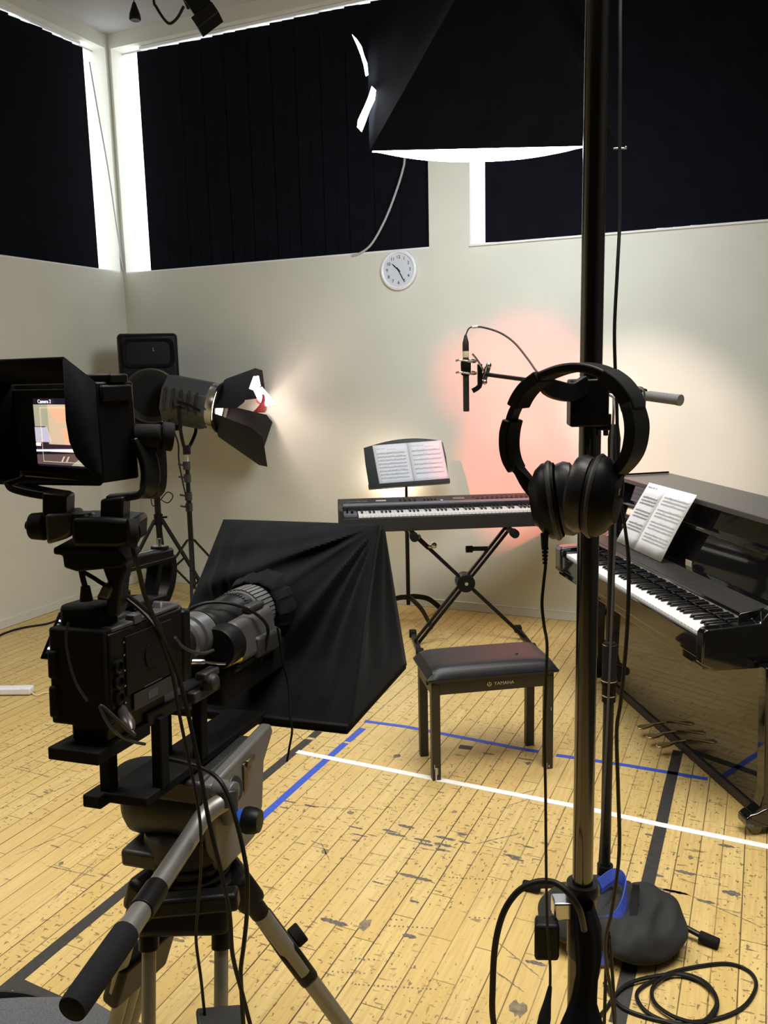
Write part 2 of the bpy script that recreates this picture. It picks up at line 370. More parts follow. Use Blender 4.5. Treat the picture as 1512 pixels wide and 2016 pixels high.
# windows: frame, sill and pane in the deep openings
glass, nt, b = newmat('window_glass')
tr = nt.nodes.new('ShaderNodeBsdfTransparent'); gl = nt.nodes.new('ShaderNodeBsdfGlossy'); gl.inputs['Roughness'].default_value = .02; mx = nt.nodes.new('ShaderNodeMixShader'); mx.inputs[0].default_value = .06
nt.links.new(tr.outputs[0], mx.inputs[1]); nt.links.new(gl.outputs[0], mx.inputs[2]); nt.links.new(mx.outputs[0], nt.nodes['Material Output'].inputs['Surface'])
def window(name, fr, x0, x1, z0, label, sill):
    r = thing(name, label, 'window', fr(x0, TH, z0)); r['kind'] = 'structure'
    d0, d1 = TH - .035, TH - .005; fw = .010
    m = MB(fr); m.bx((x1 - fw, d0, z0), (x1, d1, Z2)); m.bx((x0, d0, z0), (x1, d1, z0 + fw)); m.bx((x0, d0, Z2 - fw), (x1, d1, Z2))
    n = 3
    for i in range(1, n): x = x0 + (x1 - x0) * i / n; m.bx((x - .02, d0, z0), (x + .02, d1, Z2))
    m.build('window_frame', white_paint, r, bevel=.002)
    m = MB(fr); m.bx((x0 + .01, TH - .022, z0 + .01), (x1 - .01, TH - .016, Z2 - .01)); m.build('pane', glass, r)
    m = MB(fr); m.bx((x0, -.018 if sill else .001, z0 - .001), (x1 + (.0 if sill else 0), TH - .036, z0 + .012)); m.build('window_sill', white_paint, r, bevel=.003)
FA = Fr(KC, -NB, -DB, (0, 0, 1))                       # left wall: x towards the viewer, y outwards
window('window_1', FA, .03, 3.2, Z1 + .008, 'high window in the left wall behind black blinds', False)
window('window_2', FB, .03, 2.551, Z1, 'high back wall window left of the pillar behind black blinds', False)
window('window_3', FB, 2.831, 5.6, Z1 - .01, 'high back wall window right of the pillar with a white sill', True)

# vertical blinds: one hanging curtain of slats per window
def blind(name, fr, x0, x1, z0, ztop, label, wave, gapfn, flip=1):
    r = thing(name, label, 'blind', fr(x0, .07, ztop), 'black vertical blinds')
    m = MB(fr); x = x0; i = 0
    while x < x1 - .01:
        w = min(.096, x1 - x); zt = ztop - gapfn(i); tilt = .010
        zb = z0 + .012 + random.uniform(0, .004); xr = x + w + .006
        y = .074 + (i % 2) * .006
        lean = wave if i == 0 else 0
        P = [fr(x - lean, y - tilt, zb), fr(xr, y + tilt * .4, zb), fr(xr, y + tilt * .4, zt), fr(x, y - tilt, zt)]
        o = fr.y * .0016
        m.hexa([P[0], P[1], P[1] + o, P[0] + o, P[3], P[2], P[2] + o, P[3] + o]); x += w; i += 1
    m.build('slats', cloth_black, r, smooth=False)
    m = MB(fr); m.bx((x0 + .03, .055, ztop + .004), (x1, .09, ztop + .022)); m.build('headrail', white_paint, r)
    return r
g1 = lambda i: .002 + random.uniform(0, .007)
blind('vertical_blind', FA, .195, 3.19, Z1 + .008, Z2 - .03, 'black vertical blind on the left wall, left of the room corner', .0, lambda i: random.choice((.0, .001, .002, .006, .010)) )
blind('vertical_blind', FB, .218, 2.548, Z1, Z2 - .028, 'wide black vertical blind between the room corner and the pillar', .0, g1)
blind('vertical_blind', FB, 2.915, 5.59, Z1, Z2 - .03, 'black vertical blind right of the pillar behind the chrome pole', .0, g1)
# ------------------------------------------------------------------ wall clock
co = onB(787, 532); fc = axfr(co, -NB)
ck = thing('wall_clock', 'round white wall clock with black hands below the back blind', 'clock', co)
m = MB(fc); m.lathe([(0, 0), (.126, 0), (.132, .012), (.130, .026), (.118, .034), (.110, .030), (.108, .022)], n=48); m.build('rim', white_plastic, ck)
m = MB(fc); m.lathe([(0, .018), (.1085, .018), (.1085, .022), (0, .022)], n=48); m.build('dial', clock_face, ck, smooth=False)
# local axes on the dial: right and up as seen
cx = DB; cy = V((0, 0, 1)); fd = Fr(co - NB * .0225, cx, cy, -NB)
for h in range(1, 13):
    a = PI / 2 - 2 * PI * h / 12; text('numeral', str(h), .030, fd.at(.083 * math.cos(a), .083 * math.sin(a), .0004), black_matte, ck)
def hand(nm, ang, L_, w, k):
    a = PI / 2 - ang; X = fd.x * math.cos(a) + fd.y * math.sin(a); Y = fd.z.cross(X); fh = Fr(fd(0, 0, .002 + .0015 * k), X, Y, fd.z)
    q = MB(fh); q.prism([(-.018, -w), (L_ * .7, -w * 1.1), (L_, -w * .3), (L_, w * .3), (L_ * .7, w * 1.1), (-.018, w)], 0, .001); q.lathe([(0, 0), (w * 1.8, 0), (w * 1.8, .0012), (0, .0012)], fh, 12); q.build(nm, black_matte, ck, smooth=False)
hand('hour_hand', 2 * PI * (10.42 / 12), .062, .0035, 0); hand('minute_hand', 2 * PI * (25.3 / 60), .088, .0028, 1)

# blind pull cord and thin cord in the corner
m = MB(); pts = [FB(2.392, -.004, 3.06), FB(2.375, -.006, 2.95), FB(2.31, -.012, 2.78), FB(2.235, -.016, 2.63), FB(2.14, -.014, 2.50), FB(2.05, -.010, 2.447), FB(1.99, -.008, 2.438)]
pts = [FB(2.40, .058, 4.0), FB(2.398, .03, 3.5)] + pts
m.tube(pts, .0075, 8); o = m.build('blind_cord', cord_white, loc=pts[-1]); tag(o, 'white cord hanging in a curve in front of the black blind above the clock', 'cord')
m = MB(); pts = [FA(.15, .05, 3.95), FA(.13, .02, 3.6), FA(.09, -.002, 3.2), FA(.05, -.008, 2.8), FA(.012, -.012, 2.47)]
m.tube(pts, .0055, 8); tag(m.build('blind_cord', cord_white, loc=pts[-1]), 'thin grey cord slanting down the corner between the two blinds', 'cord')

# ------------------------------------------------------------------ ceiling rig: lamp socket and a small stage lantern
p = at(265, 22, 5.6)
r = thing('pendant_plug', 'black teardrop plug hanging on a wire near the ceiling corner', 'plug', (p.x, p.y, ZC))
m = MB(); m.lathe([(0, .055), (.008, .05), (.014, .035), (.033, -.02), (.036, -.045), (.030, -.052), (0, -.05)], Fr(p, (1, 0, 0), (0, 1, 0)), 14); m.build('plug_body', black_plastic, r)
m = MB(); m.tube([p + V((0, 0, .05)), V((p.x, p.y, ZC))], .0035, 6, smooth=0); m.build('wire', cable_black, r)
p = at(395, 12, 5.4)
r = thing('stage_lantern', 'small black stage lantern hanging from the ceiling above the back blind', 'lantern', (p.x - .02, p.y, ZC))
ax = V((.55, -.1, -.83)).normalized(); fr_ = axfr(p, ax, (0, 1, 0))
m = MB(fr_); m.box((0, 0, -.015), (.12, .10, .13)); m.build('lantern_body', black_plastic, r, bevel=.006)
m = MB(fr_); m.box((.012, 0, .085), (.15, .12, .07)); m.build('gel_frame', black_metal, r, bevel=.003)
m = MB(); m.tube([p + V((-.07, 0, -.01)), p + V((-.10, 0, .1)), p + V((-.02, 0, .18)), V((p.x - .02, p.y, ZC))], .012, 8); m.build('hanging_arm', black_metal, r)
m = MB(); q = [at(302, -6, 5.45), at(308, 14, 5.45), at(325, 40, 5.45), at(336, 46, 5.45), at(350, 34, 5.42), at(362, 12, 5.4)]
m.tube([V((q[0].x, q[0].y, ZC))] + q, .008, 8); m.build('lantern_cable', cable_black, r)

# ------------------------------------------------------------------ loudspeaker on its tripod stand in the corner
so = V((-1.697, 6.33, 0)); az = R(-58); sd = V((math.cos(az), math.sin(az), 0))     # faces the room
sp_t = at(280, 658, 6.33).z; sw, sh, sdp = .415, .70, .34; zb = sp_t - sh
st = thing('speaker_stand', 'black tripod speaker stand standing in the room corner', 'stand', so)
m = MB(); m.cyl(so + V((0, 0, .42)), so + V((0, 0, zb - .02)), .018, n=12); m.cyl(so + V((0, 0, .10)), so + V((0, 0, .95)), .024, n=12); m.build('pole', black_metal, st)
m = MB(); m.cyl(so + V((0, 0, .55)), so + V((0, 0, .63)), .034, n=12); m.cyl(so + V((0, 0, .13)), so + V((0, 0, .19)), .034, n=12); m.cyl(so + V((0, 0, .60)), so + V((.07, -.02, .61)), .008, n=8); m.build('collar', black_plastic, st)
for a in (-20, 100, 220):
    d = V((math.cos(R(a)), math.sin(R(a)), 0)); w_ = d.cross(V((0, 0, 1)))
    m = MB(); m.strap([so + d * .03 + V((0, 0, .59)), so + d * .20 + V((0, 0, .33)), so + d * .40 + V((0, 0, .02))], w_, .028, .02, smooth=0); lg = m.build('leg', black_metal, st, bevel=.003)
    m = MB(); m.cyl(so + d * .40 + V((0, 0, .035)), so + d * .435 + V((0, 0, .018)), .018, n=10); m.build('rubber_foot', rubber, lg)
    m = MB(); m.strap([so + d * .03 + V((0, 0, .16)), so + d * .20 + V((0, 0, .30))], w_, .02, .012, smooth=0); m.build('brace', black_metal, st)
m = MB(); m.tube([so + V((.03, -.02, .95)), so + V((-.03, -.03, .85)), so + V((-.03, -.03, .7)), so + V((.03, -.03, .74)), so + V((.09, -.04, .80)), so + V((.13, -.04, .77)), so + V((.09, -.04, .72)), so + V((.04, -.03, .74))], .004, 6); m.build('cable_tie', cable_black, st)
az = R(-72); sd = V((math.cos(az), math.sin(az), 0)); sx = V((0, 0, 1)).cross(-sd) * -1
fs = Fr(so + V((0, 0, zb)) + sd * .0, sd.cross(V((0, 0, 1))) * -1, -sd, (0, 0, 1))       # x right as seen, y into the box
sk = thing('loudspeaker', 'large black loudspeaker on the corner stand behind the glowing lamp', 'loudspeaker', fs(0, 0, 0))
m = MB(fs)
poly = [(-sw / 2, -sdp / 2 + .02), (sw / 2, -sdp / 2 + .02), (sw / 2, .02), (sw / 2 - .08, sdp / 2), (-sw / 2 + .08, sdp / 2), (-sw / 2, .02)]
m.prism(poly, 0, sh); m.build('cabinet', black_plastic, sk, bevel=.03, seg=4)
y = -sdp / 2 + .012
def rr(w, h, r, n=6): # rounded rectangle outline
    return [(sx_ * (w / 2 - r) + r * math.cos(a), sy_ * (h / 2 - r) + r * math.sin(a)) for sx_, sy_, a0 in ((1, 1, 0), (-1, 1, 90), (-1, -1, 180), (1, -1, 270)) for a in [R(a0 + 90 * i / n) for i in range(n + 1)]]
fo = Fr(fs(0, y, sh * .80), fs.x, fs.z, -fs.y)
m = MB(fo); n_ = 28; A = rr(.36, .20, .05); Bq = rr(.16, .07, .02)
m.add([(x, z, .012) for x, z in A] + [(x, z, -.05) for x, z in Bq], [[i, (i + 1) % n_, n_ + (i + 1) % n_, n_ + i] for i in range(n_)] + [list(range(n_, 2 * n_))]); m.build('horn', black_matte, sk)
fw_ = Fr(fs(0, y, sh * .37), fs.x, fs.z, -fs.y)
m = MB(fw_); m.lathe([(.195, .0), (.197, .014), (.185, .018), (.175, .012), (.168, .0), (.06, -.05), (.055, -.03), (0, -.02)], n=36); m.build('woofer', dark_grey, sk)
m = MB(fs); m.box((0, y - .010, sh * .015 + .02), (.34, .02, .03)); m.build('badge_bar', black_matte, sk)
text('letter_mark', 'L', .035, Fr(fs(.035, y - .018, sh * .80 + .025), fs.x, fs.z, -fs.y), tag_grey, sk)

# ------------------------------------------------------------------ fresnel lamp with barn doors on its stand
lo = V((-1.40, 6.05, 0)); ll = V((-1.292, 6.045, 1.462))
la = V((.972, -.10, -.20)).normalized(); lf = axfr(ll, la)            # z = beam axis
ls = thing('lamp_stand', 'black light stand carrying the glowing lamp, left of the music stand', 'stand', lo)
py_ = at(374, 905, 6.05).z
m = MB(); m.cyl(lo + V((0, 0, .12)), lo + V((.004, 0, .80)), .019, n=12); m.cyl(lo + V((.004, 0, .8)), lo + V((.008, 0, 1.02)), .016, n=12); m.build('pole', black_metal, ls)
m = MB(); m.cyl(lo + V((.008, 0, 1.02)), lo + V((.010, 0, 1.13)), .010, n=10); m.build('spigot', silver, ls)
for z in (.80, .93, 1.02, .72):
    m = MB(); m.cyl(lo + V((.003, 0, z - .028)), lo + V((.003, 0, z + .028)), .026, n=12); m.cyl(lo + V((0, 0, z)), lo + V((-.05, -.03, z + .015)), .007, n=8); m.build('clamp_collar', dark_grey, ls)
for a in (-80, 40, 160):
    d = V((math.cos(R(a)), math.sin(R(a)), 0)); w_ = d.cross(V((0, 0, 1)))
    m = MB(); m.strap([lo + d * .025 + V((0, 0, .48)), lo + d * .40 + V((0, 0, .02))], w_, .022, .012, smooth=0); lg = m.build('leg', black_metal, ls)
    m = MB(); m.cyl(lo + d * .385 + V((0, 0, .03)), lo + d * .425 + V((0, 0, .013)), .013, n=8); m.build('rubber_foot', rubber, lg)
    m = MB(); m.strap([lo + d * .02 + V((0, 0, .15)), lo + d * .19 + V((0, 0, .30))], w_, .018, .008, smooth=0); m.build('brace', black_metal, ls)
lp = thing('fresnel_lamp', 'black film lamp with glowing lens and open barn doors on its stand', 'lamp', ll)
m = MB(lf); m.prism([(.172 * math.cos(a) * .95, .172 * math.sin(a)) for a in [2 * PI * (i + .5) / 8 for i in range(8)]], -.22, .10); m.build('housing', mid_grey, lp, bevel=.008)
m = MB(lf)
for k in range(5):
    m.box((-.163, 0, -.18 + .055 * k), (.012, .17, .012)); m.box((.163, 0, -.18 + .055 * k), (.012, .17, .012))
for h in (-.09, -.03, .03, .09): m.box((h, -.163, -.06), (.01, .012, .28))
m.build('cooling_fins', dark_grey, lp)
m = MB(lf)
for sx_ in (-.1, .1):
    for zz in (-.2, .08): m.lathe([(0, 0), (.006, 0), (.006, .006), (0, .006)], Fr(lf(sx_ * .9, -.162, zz), lf.x, lf.z, -lf.y), 8)
m.build('screws', silver, lp)
m = MB(lf); m.lathe([(.118, .10), (.158, .10), (.164, .125), (.164, .15), (.154, .155), (.140, .15), (.136, .11)], n=36); m.build('lens_rim', silver, lp)
lens_glow = glow('lens_glow', (1, .82, .74), 14.0)
m = MB(lf); m.lathe([(0, .128), (.05, .126), (.10, .118), (.136, .11)], n=36); m.build('lens', lens_glow, lp)
m = MB(lf)
for a in (30, 150, 270): m.box((0, .148, .14), (.03, .02, .06), Fr(lf.o, lf.x * math.cos(R(a)) + lf.y * math.sin(R(a)), lf.y * math.cos(R(a)) - lf.x * math.sin(R(a)), lf.z))
m.build('accessory_clip', black_metal, lp)
m = MB(lf); m.lathe([(.152, .165), (.180, .165), (.180, .180), (.152, .180), (.152, .165)], n=36); m.build('barn_door_ring', black_metal, lp)
def door(name, k, opening, L_, w0, w1, label=None, fold=None):
    # k: outward direction on the ring; the leaf leaves the ring along the beam, tilted out by 'opening'
    o = lf.x * math.cos(k) + lf.y * math.sin(k); s_ = lf.z.cross(o); base = lf(0, 0, .178) + o * .152
    d = lf.z * math.cos(opening) + o * math.sin(opening)
    nrm = s_.cross(d); g = Fr(base, s_, d, nrm)
    m = MB(g); m.prism([(-w0 / 2, 0), (w0 / 2, 0), (w1 / 2, L_ * .82), (w1 / 2 - .04, L_), (-w1 / 2 + .04, L_), (-w1 / 2, L_ * .82)], 0, .003)
    return m.build(name, black_metal, lp, smooth=False), g
door('barn_door', R(50), R(30), .26, .26, .34); door('barn_door', R(-130), R(20), .42, .28, .44); door('barn_door', R(140), R(30), .26, .25, .32); door('barn_door', R(-40), R(24), .33, .26, .38)
# gel clipped over the doors
g = Fr(lf(0, 0, .43), lf.x, lf.y, lf.z)
m = MB(g); m.grid(8, 8, lambda a, b: g((a - .5) * .26, .02 + b * .13, .05 * math.sin(3 * a + 2 * b) + .02 * math.sin(11 * a * b))); m.build('colour_gel', red_gel, lp, solid=.0008)
gel_lit_glow = glow('gel_lit_glow', (1, .80, .74), 9.0)  # lamp light falling on the gel, put in as emission
m = MB(); y_ = 5.93
for poly in ([(470, 765), (490, 742), (508, 740), (512, 760), (498, 768), (483, 762)], [(498, 766), (515, 762), (530, 780), (543, 796), (520, 800), (508, 788)], [(452, 784), (464, 782), (470, 789), (463, 796), (452, 795)]):
    c = [at(px, py, y_) for px, py in poly]; d_ = V((.003, .012, 0)); n = len(c)
    m.add(c + [q + d_ for q in c], [list(range(n)), list(range(n, 2 * n))[::-1]] + [[i, (i + 1) % n, n + (i + 1) % n, n + i] for i in range(n)], True)
m.build('diffusion_gel', gel_lit_glow, lp)
# yoke
m = MB(); t0 = lo + V((.010, 0, 1.13)); side = V((la.y, -la.x, 0)).normalized()
yc_ = ll - la * .08; ya = yc_ + side * .17; yb = yc_ - side * .17
m.strap([ya, ya + V((0, 0, -.16)), ya + V((0, 0, -.24)) - side * .02, t0 + V((0, 0, .02)) + side * .04, t0 + V((0, 0, .01)) - side * .04, yb + V((0, 0, -.24)) + side * .02, yb + V((0, 0, -.16)), yb], la, .022, .010, smooth=4); m.build('yoke', black_metal, lp)
m = MB(); m.cyl(ya - side * .02, ya + side * .02, .03, n=14); m.build('yoke_knob', dark_grey, lp)
m = MB(); q = ya + side * .02; m.strap([q, q + la * .09 - V((0, 0, .01)), q + la * .16 - V((0, 0, .035))], V((0, 0, 1)), .018, .010, smooth=0); m.build('lock_lever', black_plastic, lp)
m = MB(); m.cyl(t0 - V((0, 0, .03)), t0 + V((0, 0, .035)), .028, n=12); m.build('spigot_socket', black_metal, lp)
m = MB(); m.tube([lf(-.06, -.15, -.17), at(350, 870, 5.9), at(352, 905, 5.93), at(360, 950, 5.97), at(368, 985, 6.0), at(372, 1010, 6.02)], .006, 6); m.build('power_cable', cable_black, lp)

# ------------------------------------------------------------------ cables and adaptor by the left wall
m = MB(); pts = [fl(-60, 1290), fl(0, 1253), fl(45, 1238), fl(100, 1228), fl(150, 1205), fl(215, 1180), fl(300, 1172)]
m.tube([p + V((0, 0, .007)) for p in pts], .007, 6); tag(m.build('floor_cable', cable_black, loc=pts[0]), 'black cable lying on the floor along the left wall', 'cable')
p0, p1 = fl(-70, 1372), fl(60, 1370); d = (p1 - p0).normalized(); g = Fr(p0, d, V((-d.y, d.x, 0)), (0, 0, 1)); Lx = (p1 - p0).length
r = thing('power_strip', 'white power strip lying on the floor at the left edge', 'power strip', p0)
m = MB(g); m.bx((0, 0, .004), (Lx, .055, .042)); m.build('strip_body', white_plastic, r, bevel=.008)
m = MB(g); m.bx((Lx - .06, -.001, .003), (Lx + .0015, .056, .0435)); m.build('end_cap', white_plastic, r, bevel=.009)
m = MB(); pts = [g(Lx, .02, .01), fl(72, 1369, .005), fl(88, 1364, .005), fl(110, 1363, .005), fl(150, 1362, .005), fl(230, 1372, .005)]; m.tube(pts, .004, 6); m.build('power_cord', cord_tan, r)

# ------------------------------------------------------------------ floor tape
def tape(pts, w, mt, label, z=.0012):
    P = [fl(px, py) for px, py in pts]; m = MB(); n = len(P); L_ = []; Rr = []
    for i in range(n):
        t = (P[min(i + 1, n - 1)] - P[max(i - 1, 0)]).normalized(); s_ = V((-t.y, t.x, 0)) * w / 2
        L_.append(P[i] + s_); Rr.append(P[i] - s_)
    for i in range(n - 1):
        q = [Rr[i], Rr[i + 1], L_[i + 1], L_[i]]; m.hexa([p + V((0, 0, .0002)) for p in q] + [p + V((0, 0, z)) for p in q])
    return tag(m.build('floor_tape', mt, loc=P[0], smooth=False), label, 'tape', 'strips of floor tape')
tape([(585, 1480), (853, 1533), (1140, 1589), (1300, 1624), (1530, 1671)], .031, tape_white, 'long white tape line crossing the floor in front of the stool', .0016)
tape([(715, 1434), (684, 1460)], .032, tape_blue, 'short blue tape piece at the far end of the line, right of the hood')
tape([(680, 1463), (600, 1533), (520, 1605), (470, 1652), (400, 1712), (330, 1775)], .032, tape_blue, 'blue tape line running from under the black hood towards the tripod')
tape([(718, 1420), (800, 1431), (1040, 1477), (1060, 1480)], .026, tape_blue, 'blue tape line on the floor under the stool')
tape([(1095, 1487), (1140, 1493), (1240, 1508), (1393, 1534)], .026, tape_blue, 'blue tape line between the stool and the piano pedals')
tape([(627, 1440), (613, 1452)], .040, tape_black, 'small black tape piece left of the blue line, under the hood')
tape([(608, 1456), (510, 1537), (380, 1643), (250, 1750), (120, 1856), (-20, 1972)], .042, tape_black, 'long black tape line running to the lower left corner')
tape([(22, 1932), (60, 1950), (140, 1986)], .042, tape_black, 'short black tape branching off the long black line at the lower left')
tape([(904, 1470), (929, 1473)], .036, tape_black, 'small black tape square on the floor between the stool legs')
tape([(1335, 1478), (1318, 1548), (1298, 1640), (1270, 1762), (1240, 1900), (1215, 2016)], .042, tape_black, 'black tape line running from the piano pedals to the sandbag')
# ------------------------------------------------------------------ music stand with sheets
ms = V((.150, 5.56, 0))
r = thing('music_stand', 'black music stand behind the electric keyboard', 'music stand', ms)
m = MB(); m.cyl(ms + V((0, 0, .10)), ms + V((0, 0, .62)), .0135, n=12); m.cyl(ms + V((0, 0, .60)), ms + V((0, 0, .93)), .009, n=12); m.build('pole', black_metal, r)
m = MB(); m.cyl(ms + V((0, 0, .60)), ms + V((0, 0, .66)), .018, n=12); m.build('clutch', black_plastic, r)
for a in (-62, 40, 165):
    d = V((math.cos(R(a)), math.sin(R(a)), 0)); w_ = d.cross(V((0, 0, 1)))
    m = MB(); m.strap([ms + V((0, 0, .15)) + d * .012, ms + d * .06 + V((0, 0, .145)), ms + d * .17 + V((0, 0, .11)), ms + d * .25 + V((0, 0, .055)), ms + d * .30 + V((0, 0, .009))], V((0, 0, 1)), .034, .012); m.build('leg', black_metal, r, bevel=.002)
# desk, leaning back
dk = at(727, 961, 5.50); dr = at(884, 949, 5.50)
dx = (dr - dk); dx.z = 0; Wd = dx.length + .0; dx.normalize(); roll_ = math.atan2(dr.z - dk.z, Wd)
bk = V((-dx.y, dx.x, 0)); lean = R(18)
X_ = (dx * math.cos(roll_) + V((0, 0, math.sin(roll_)))).normalized(); Y0 = V((0, 0, 1)) * math.cos(lean) + bk * math.sin(lean); Y_ = (Y0 - X_ * Y0.dot(X_)).normalized()
fd_ = Fr(dk, X_, Y_)                   # x right, y up the desk, z towards us
Hd = .31
out = [(0, 0), (Wd, 0), (Wd - .004, Hd * .55), (Wd - .018, Hd * .86)] + [(Wd - .018 - (Wd - .03) * t, Hd * .86 + Hd * .14 * math.sin(PI * (t * .92 + .04)) ** .8) for t in [i / 12 for i in range(1, 12)]] + [(-.018, Hd * .87), (-.014, Hd * .5)]
m = MB(fd_); m.prism(out, -.004, 0); m.build('desk', black_metal, r, bevel=.001)
m = MB(fd_); m.bx((-.004, -.012, -.004), (Wd + .004, .0, .055)); m.bx((-.004, -.012, .052), (Wd + .004, .014, .056)); m.build('desk_lip', black_metal, r, bevel=.002)
m = MB(); m.cyl(ms + V((0, 0, .93)), fd_(Wd * .5, .10, -.012), .012, n=10); m.box((Wd * .5, .10, -.012), (.07, .06, .018), fd_); m.build('tilt_bracket', black_metal, r)

def notation(fr, x0, x1, rows, z, m, lw=.0007, hd=.0032, dense=1.0, seed=1):
    rg = random.Random(seed)
    for (yy, h) in rows:
        for k in range(5):
            y = yy + h * (k / 4 - .5); m.bx((x0, y - lw / 2, z), (x1, y + lw / 2, z + .0003), fr)
        # clef
        m.bx((x0 + .004, yy - h * .6, z), (x0 + .0075, yy + h * .6, z + .0003), fr)
        x = x0 + .014
        while x < x1 - .004:
            y = yy + h * rg.uniform(-.55, .45); m.bx((x, y - hd / 2, z), (x + hd * 1.3, y + hd / 2, z + .0003), fr)
            m.bx((x + hd * 1.2, y, z), (x + hd * 1.2 + lw, y + h * .75, z + .0003), fr)
            if rg.random() < .55 * dense: m.bx((x + hd * 1.2, y + h * .7, z), (x + hd * 1.2 + .010 / dense, y + h * .75 + .0012, z + .0003), fr); 
            x += rg.uniform(.006, .012) / dense
def scribble(fr, x, y, words, h, z, m, seed=3):        # handwritten title, too small to read
    rg = random.Random(seed)
    for n in words:
        for k in range(n):
            hh = h * rg.choice((.5, .55, .6, 1.0 if k == 0 else .6)); w = h * .34
            m.bx((x, y, z), (x + h * .12, y + hh, z + .0003), fr); m.bx((x, y + hh * rg.choice((0, .45, .9)), z), (x + w, y + hh * .5 + h * .07, z + .0003), fr) if rg.random() < .6 else m.bx((x, y, z), (x + w, y + h * .12, z + .0003), fr)
            x += w * 1.15
        x += h * .45
# two pages on the stand
def fr_from(pa, px_, py_): # frame from bottom-left, bottom-right, top-left
    X = (px_ - pa).normalized(); Y = (py_ - pa); Y = (Y - X * Y.dot(X)).normalized(); return Fr(pa, X, Y)
shx, shy = .070, .002
fsA = Fr(fd_(shx, shy, .003), fd_.x, fd_.y, fd_.z)
Wp = (Wd - shx + .002) / 2; Hp = .278
def sheet(fr, w, h, skew, label, group, nm='sheet_music', curl=.0):
    r = tag(MB(fr).grid(6, 6, lambda a, b: fr(a * w + skew * b, b * h, curl * math.sin(PI * a) * b + .0008)).build(nm, paper, loc=fr(w / 2, 0, 0), solid=.0005), label, 'sheet music', group)
    return r
sk_ = -.030
s1 = sheet(fsA, Wp, Hp, sk_, 'white music page with eight close lines, left half of the music stand', 'music pages on the music stand')
g = Fr(fsA.o, fsA.x, fsA.y, fsA.z)
def rows_(n, y0, dy, h): return [(y0 - dy * i, h) for i in range(n)]
class Sk(Fr):            # same slant as the sheet
    def __init__(s, f, k): s.f = f; s.k = k; s.o = f.o; s.x = f.x; s.y = f.y; s.z = f.z
    def __call__(s, a, b, c): return s.f(a + s.k * b, b, c)
gk = Sk(fsA, sk_ / Hp)
m = MB(); scribble(gk, .018, Hp - .030, (6, 4), .013, .0014, m, 5); notation(gk, .018, Wp - .022, rows_(8, Hp - .060, .0235, .0082), .0014, m, dense=1.25, seed=11); m.bx((.09, Hp - .036, .0014), (.15, Hp - .034, .0017), gk); m.build('printed_notes', ink_soft, s1, smooth=False)
fsB = Fr(fsA(Wp + .001, 0, .0004), fsA.x, fsA.y, fsA.z)
s2 = sheet(fsB, Wp, Hp, sk_, 'white music page with six spaced lines, right half of the music stand', 'music pages on the music stand')
gk = Sk(fsB, sk_ / Hp)
m = MB(); scribble(gk, .012, Hp - .026, (8, 6, 4), .012, .0014, m, 9); notation(gk, .022, Wp - .020, rows_(6, Hp - .058, .0300, .0080), .0014, m, dense=.8, seed=13); m.bx((.11, Hp - .034, .0014), (.17, Hp - .032, .0017), gk); m.build('printed_notes', ink_soft, s2, smooth=False)

# ------------------------------------------------------------------ electric keyboard
ka = R(4.2); KX = V((math.cos(ka), math.sin(ka), 0)); KY = V((-KX.y, KX.x, 0))
KO = fl(668, 1021, .822); KO.z = 0
fk = Fr(KO, KX, KY, (0, 0, 1)); KW, KD = 1.375, .345; kz0, kz1 = .735, .822
kb = thing('electric_keyboard', 'long dark electric keyboard on a crossed stand below the sheet music', 'keyboard', fk(0, 0, kz0))
m = MB(fk); sec = [(0, kz0), (KD, kz0), (KD, .885), (.175, .862), (.175, kz1 + .004), (0, kz1 - .004)]
gs = Fr(fk(0, 0, 0), fk.y, fk.z, fk.x)
m.prism(sec, 0, KW, gs); m.build('body', synth, kb, bevel=.004)
m = MB(fk); m.bx((0, -.002, kz0), (.022, KD + .002, .868)); m.build('end_cheek', synth, kb, bevel=.004)
m = MB(fk); m.hexa([fk(KW - .022, -.002, kz0), fk(KW, -.002, kz0), fk(KW, KD, kz0), fk(KW - .022, KD, kz0), fk(KW - .022, -.002, .826), fk(KW, -.002, .826), fk(KW, KD, .886), fk(KW - .022, KD, .886)]); m.build('end_cheek', synth, kb, bevel=.004)
pz = lambda y: .862 + (y - .175) * (.023 / .17) + .0008
def onpanel(m, x0, x1, y0, y1, h): m.hexa([fk(x0, y0, pz(y0)), fk(x1, y0, pz(y0)), fk(x1, y1, pz(y1)), fk(x0, y1, pz(y1)), fk(x0, y0, pz(y0) + h), fk(x1, y0, pz(y0) + h), fk(x1, y1, pz(y1) + h), fk(x0, y1, pz(y1) + h)])
m = MB(); onpanel(m, .03, KW - .03, .178, .225, .002); m.build('control_strip', synth_panel, kb)
m = MB(fk); m.bx((.028, .03, kz1), (.105, .175, .835)); m.build('bender_panel', synth_panel, kb)
m = MB(fk); m.cyl((.050, .10, .83), (.050, .10, .868), .007, .005, 10, False); m.cyl((.078, .09, .83), (.078, .09, .85), .010, .008, 10, False); m.build('pitch_lever', key_black, kb)
nW = 52; kp = 1.222 / nW; kx0 = .112
m = MB(fk); m.bx((kx0, .004, kz1 - .002), (kx0 + kp - .0011, .155, kz1 + .014)); w0 = m.build('white_key', key_white, kb, bevel=.0012, seg=1)
for i in range(1, nW): copy(w0, kb, KX * kp * i)
m = MB(fk); m.bx((kx0 + kp - .0058, .060, kz1 + .014), (kx0 + kp + .0052, .158, kz1 + .025)); b0 = m.build('black_key', key_black, kb, bevel=.002, seg=1)
blk = [i for i in range(nW - 1) if i % 7 in (0, 2, 3, 5, 6)]    # first white key is A
for i in blk[1:]: copy(b0, kb, KX * kp * i)
m = MB()
